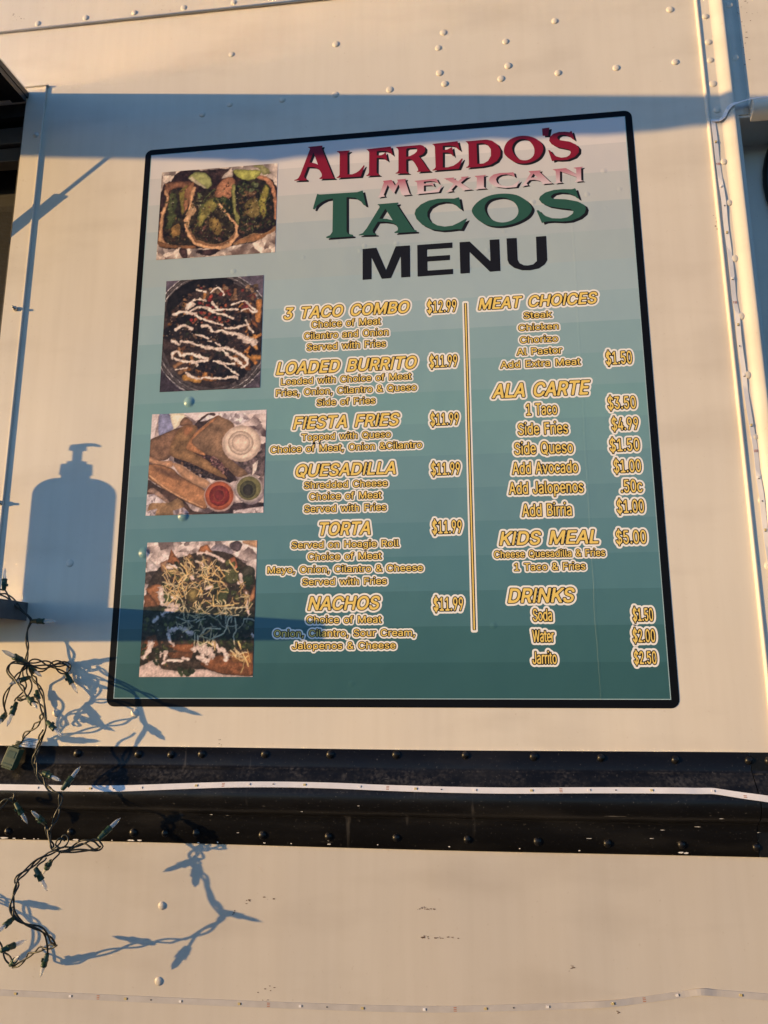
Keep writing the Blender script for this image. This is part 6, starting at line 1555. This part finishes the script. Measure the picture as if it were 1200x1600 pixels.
strand('wire', [(-4, 1266, .05), (3, 1258, .048), (10, 1250, .046), (17, 1248, .045), (22, 1253, .044)], 2, seed=24)
strand('wire', [(21, 1251, .045), (20, 1244, .047), (20, 1239, .048)], 1, seed=25)
strand('wire', [(56, 1356, .096), (62, 1346, .092), (72, 1340, .089)], 1, seed=26)
strand('wire', [(80, 1346, .088), (86, 1336, .087), (92, 1330, .086)], 1, seed=27)
strand('wire', [(22, 1434, .118), (20, 1428, .118), (18, 1418, .117)], 1, seed=28)
for a in [(6, 923, .036, 8, 888, -1), (49, 970.6, .027, 87, 971, -1), (42, 1036, .030, 3, 1016, 1), (103, 1052, .0115, 121, 1083, -1), (43, 1041, .026, 65, 1057, 1), (47, 1058, .03, 14, 1069, 1), (57, 1078, .0095, 63, 1106, -1),
          (26, 1097, .043, 11, 1135, 1), (9, 1114, .044, -6, 1136, 1), (73, 1127, .062, 97, 1151, 1), (65, 1206, .056, 95, 1220, 1), (97, 1234, .063, 125, 1198, -1), (71, 1287, .074, 49, 1267, 1), (24, 1254, .044, 43, 1287, -1),
          (154, 1311, .074, 188, 1278, -1), (80, 1345, .088, 67, 1366, -1), (55, 1356, .096, 74, 1392, -1), (22, 1434, .118, -6, 1458, 1), (74, 1490, .082, 63, 1527, -1), (1, 1486, .088, 41, 1469, -1), (16, 1508, .030, 30, 1494, 1), (44, 1090, .084, 58, 1107, 1)]:
    light(*a)
def shadow_of(px, py, d):
    """the point at depth d whose sun shadow falls on the wall at pixel (px, py)"""
    p = at(px, py, 0)
    return Vector((p.x - SX * d, -d, p.z + SZ * d))
# second, shorter end of the same string hanging just outside the left edge
strand('wire', [], 2, seed=30, pts=[at(-20, 1462, .036), at(-60, 1452, .045), at(-130, 1420, .052), shadow_of(-60, 1384, .055), shadow_of(-40, 1388, .055), shadow_of(0, 1402, .056), shadow_of(20, 1409, .056), shadow_of(38, 1412, .056), shadow_of(48, 1436, .056), shadow_of(53, 1462, .055), shadow_of(46, 1484, .055), shadow_of(30, 1500, .055)])
light_at(shadow_of(38, 1410, .056), shadow_of(96, 1421, .063))
light_at(shadow_of(98, 1156, .060), shadow_of(156, 1158, .067))
strand('wire', [], 2, seed=31, pts=[shadow_of(80, 1082, .052), shadow_of(92, 1102, .055), shadow_of(96, 1122, .058), shadow_of(92, 1140, .060), shadow_of(98, 1156, .060)])
strand('wire', [], 2, seed=32, pts=[shadow_of(142, 1108, .062), shadow_of(120, 1113, .060), shadow_of(102, 1122, .058), shadow_of(96, 1136, .059)])
# plug with its paper tag
pl = MB()
c = at(20, 1183, .020); ax = (at(15, 1199, .022) - at(29, 1166, .018)).normalized(); sd = Vector((0, -1, 0)).cross(ax).normalized(); qq = ax.cross(sd)
def obox(mb, c, l, w, h, taper=1.0, mi=0):
    vs = []
    for e in (-1, 1):
        k = 1.0 if e < 0 else taper
        for f, g_ in ((-1, -1), (1, -1), (1, 1), (-1, 1)):
            vs.append(c + ax * (e * l / 2) + sd * (f * w / 2 * k) + qq * (g_ * h / 2 * k))
    mb.add(vs, [(3, 2, 1, 0), (4, 5, 6, 7), (0, 1, 5, 4), (1, 2, 6, 5), (2, 3, 7, 6), (3, 0, 4, 7)], mi)
obox(pl, c, 0.030, 0.020, 0.015); obox(pl, c - ax * 0.0165, 0.0025, 0.013, 0.011); obox(pl, c + ax * 0.0165, 0.0028, 0.0165, 0.012)
for k in range(3): obox(pl, c - ax * (0.0195 + 0.0022 * k), 0.0014, 0.0075, 0.0075)
plug = pl.build('plug', sl, M_PLUG, bevel=0.0012)
pp = MB()
obox(pp, c + qq * 0.0078 - ax * 0.004, 0.010, 0.013, 0.0006); obox(pp, c + qq * 0.0078 + ax * 0.0105, 0.0016, 0.014, 0.0006)
pp.build('fuse_cover', plug, M_SOCK)
tg = MB()
q4 = [at(33.5, 1151.5, .016), at(59.5, 1154.5, .013), at(57, 1169, .016), at(30, 1166.5, .019)]
nv = (q4[1] - q4[0]).cross(q4[3] - q4[0]).normalized()
if nv.y > 0: nv = -nv
N_ = 8; top = [q4[0].lerp(q4[1], i / N_) for i in range(N_ + 1)]; bot = [q4[3].lerp(q4[2], i / N_) for i in range(N_ + 1)]
vs = []
for i in range(N_ + 1):
    b_ = nv * (0.0018 * math.sin(i / N_ * 5.0))
    vs += [top[i] + b_, bot[i] + b_, top[i] + b_ - nv * 0.0003, bot[i] + b_ - nv * 0.0003]
fs = []
for i in range(N_):
    a, b_ = i * 4, i * 4 + 4
    fs += [(a, a + 1, b_ + 1, b_), (a + 2, b_ + 2, b_ + 3, a + 3), (a, b_, b_ + 2, a + 2), (a + 1, a + 3, b_ + 3, b_ + 1)]
tg.add(vs, fs)
tgo = tg.build('paper_tag', sl, M_TAG)
ti = MB(); rs = random.Random(3)
for (v, u0, u1) in [(0.16, 0.42, 0.88), (0.34, 0.10, 0.92), (0.52, 0.06, 0.40), (0.52, 0.50, 0.62), (0.72, 0.08, 0.52), (0.70, 0.60, 0.92), (0.86, 0.60, 0.90)]:
    u = u0
    while u < u1 - 0.02:
        w_ = rs.uniform(0.025, 0.07)
        def P2(uu, vv):
            return top[0].lerp(top[-1], uu).lerp(bot[0].lerp(bot[-1], uu), vv) + nv * (0.0018 * math.sin(uu * 5.0) + 0.0003)
        hh = 0.075 if v < 0.7 else 0.1
        ti.add([P2(u, v), P2(min(u + w_, u1), v), P2(min(u + w_, u1), v + hh), P2(u, v + hh)], [(0, 1, 2, 3)])
        u += w_ + 0.018
ti.build('tag_print', tgo, M_TAGINK)

# ------------------------------------------------------------------ pump bottle on the shelf (its shadow falls beside the menu)
BD = 0.112
p0 = wxz(113, 800)
bx = (-0.160 - 0.008) / 2 - SX * BD
bt = empty('pump_bottle', (bx, -BD, SHZ)); tag(bt, 'white pump bottle standing on the shelf, casting the bottle shadow', 'bottle')
b0 = Vector((bx, -BD, SHZ)); upv = (0, 0, 1)
mb = MB()
prof = [(0.0, 0.0290), (0.003, 0.0322), (0.012, 0.0327), (0.196, 0.0327)]
for k in range(1, 9):
    a = math.pi / 2 * k / 8
    prof.append((0.196 + 0.030 * math.sin(a), 0.0115 + 0.0212 * math.cos(a)))
prof += [(0.231, 0.0115)]
mb.lathe(b0, upv, prof, 32); mb.build('bottle_body', bt, M_SOAP)
mb = MB(); mb.lathe(b0 + Vector((0, 0, 0.2312)), upv, [(0, 0.0128), (0.0015, 0.0132), (0.018, 0.0126), (0.0195, 0.0120), (0.0197, 0.0080), (0.0245, 0.0078), (0.0247, 0.0040), (0.0440, 0.0040)], 28)
mb.build('pump_collar', bt, M_SOAP)
mb = MB(); mb.lathe(b0 + Vector((0, 0, 0.2745)), upv, [(0, 0.0070), (0.0010, 0.0072), (0.0085, 0.0066), (0.0098, 0.0062), (0.0112, 0.0040)], 24)
hz0 = b0 + Vector((0, 0, 0.2825))
mb.tube([hz0 + Vector((-0.010, 0, 0.0005)), hz0 + Vector((0.012, 0, 0.0018)), hz0 + Vector((0.028, 0, 0.0016)), hz0 + Vector((0.038, 0, -0.0012))], 0.0026, 10, radii=[0.0024, 0.0034, 0.0028, 0.0020])
mb.build('pump_head', bt, M_SOAP)
bpy.context.view_layer.update()
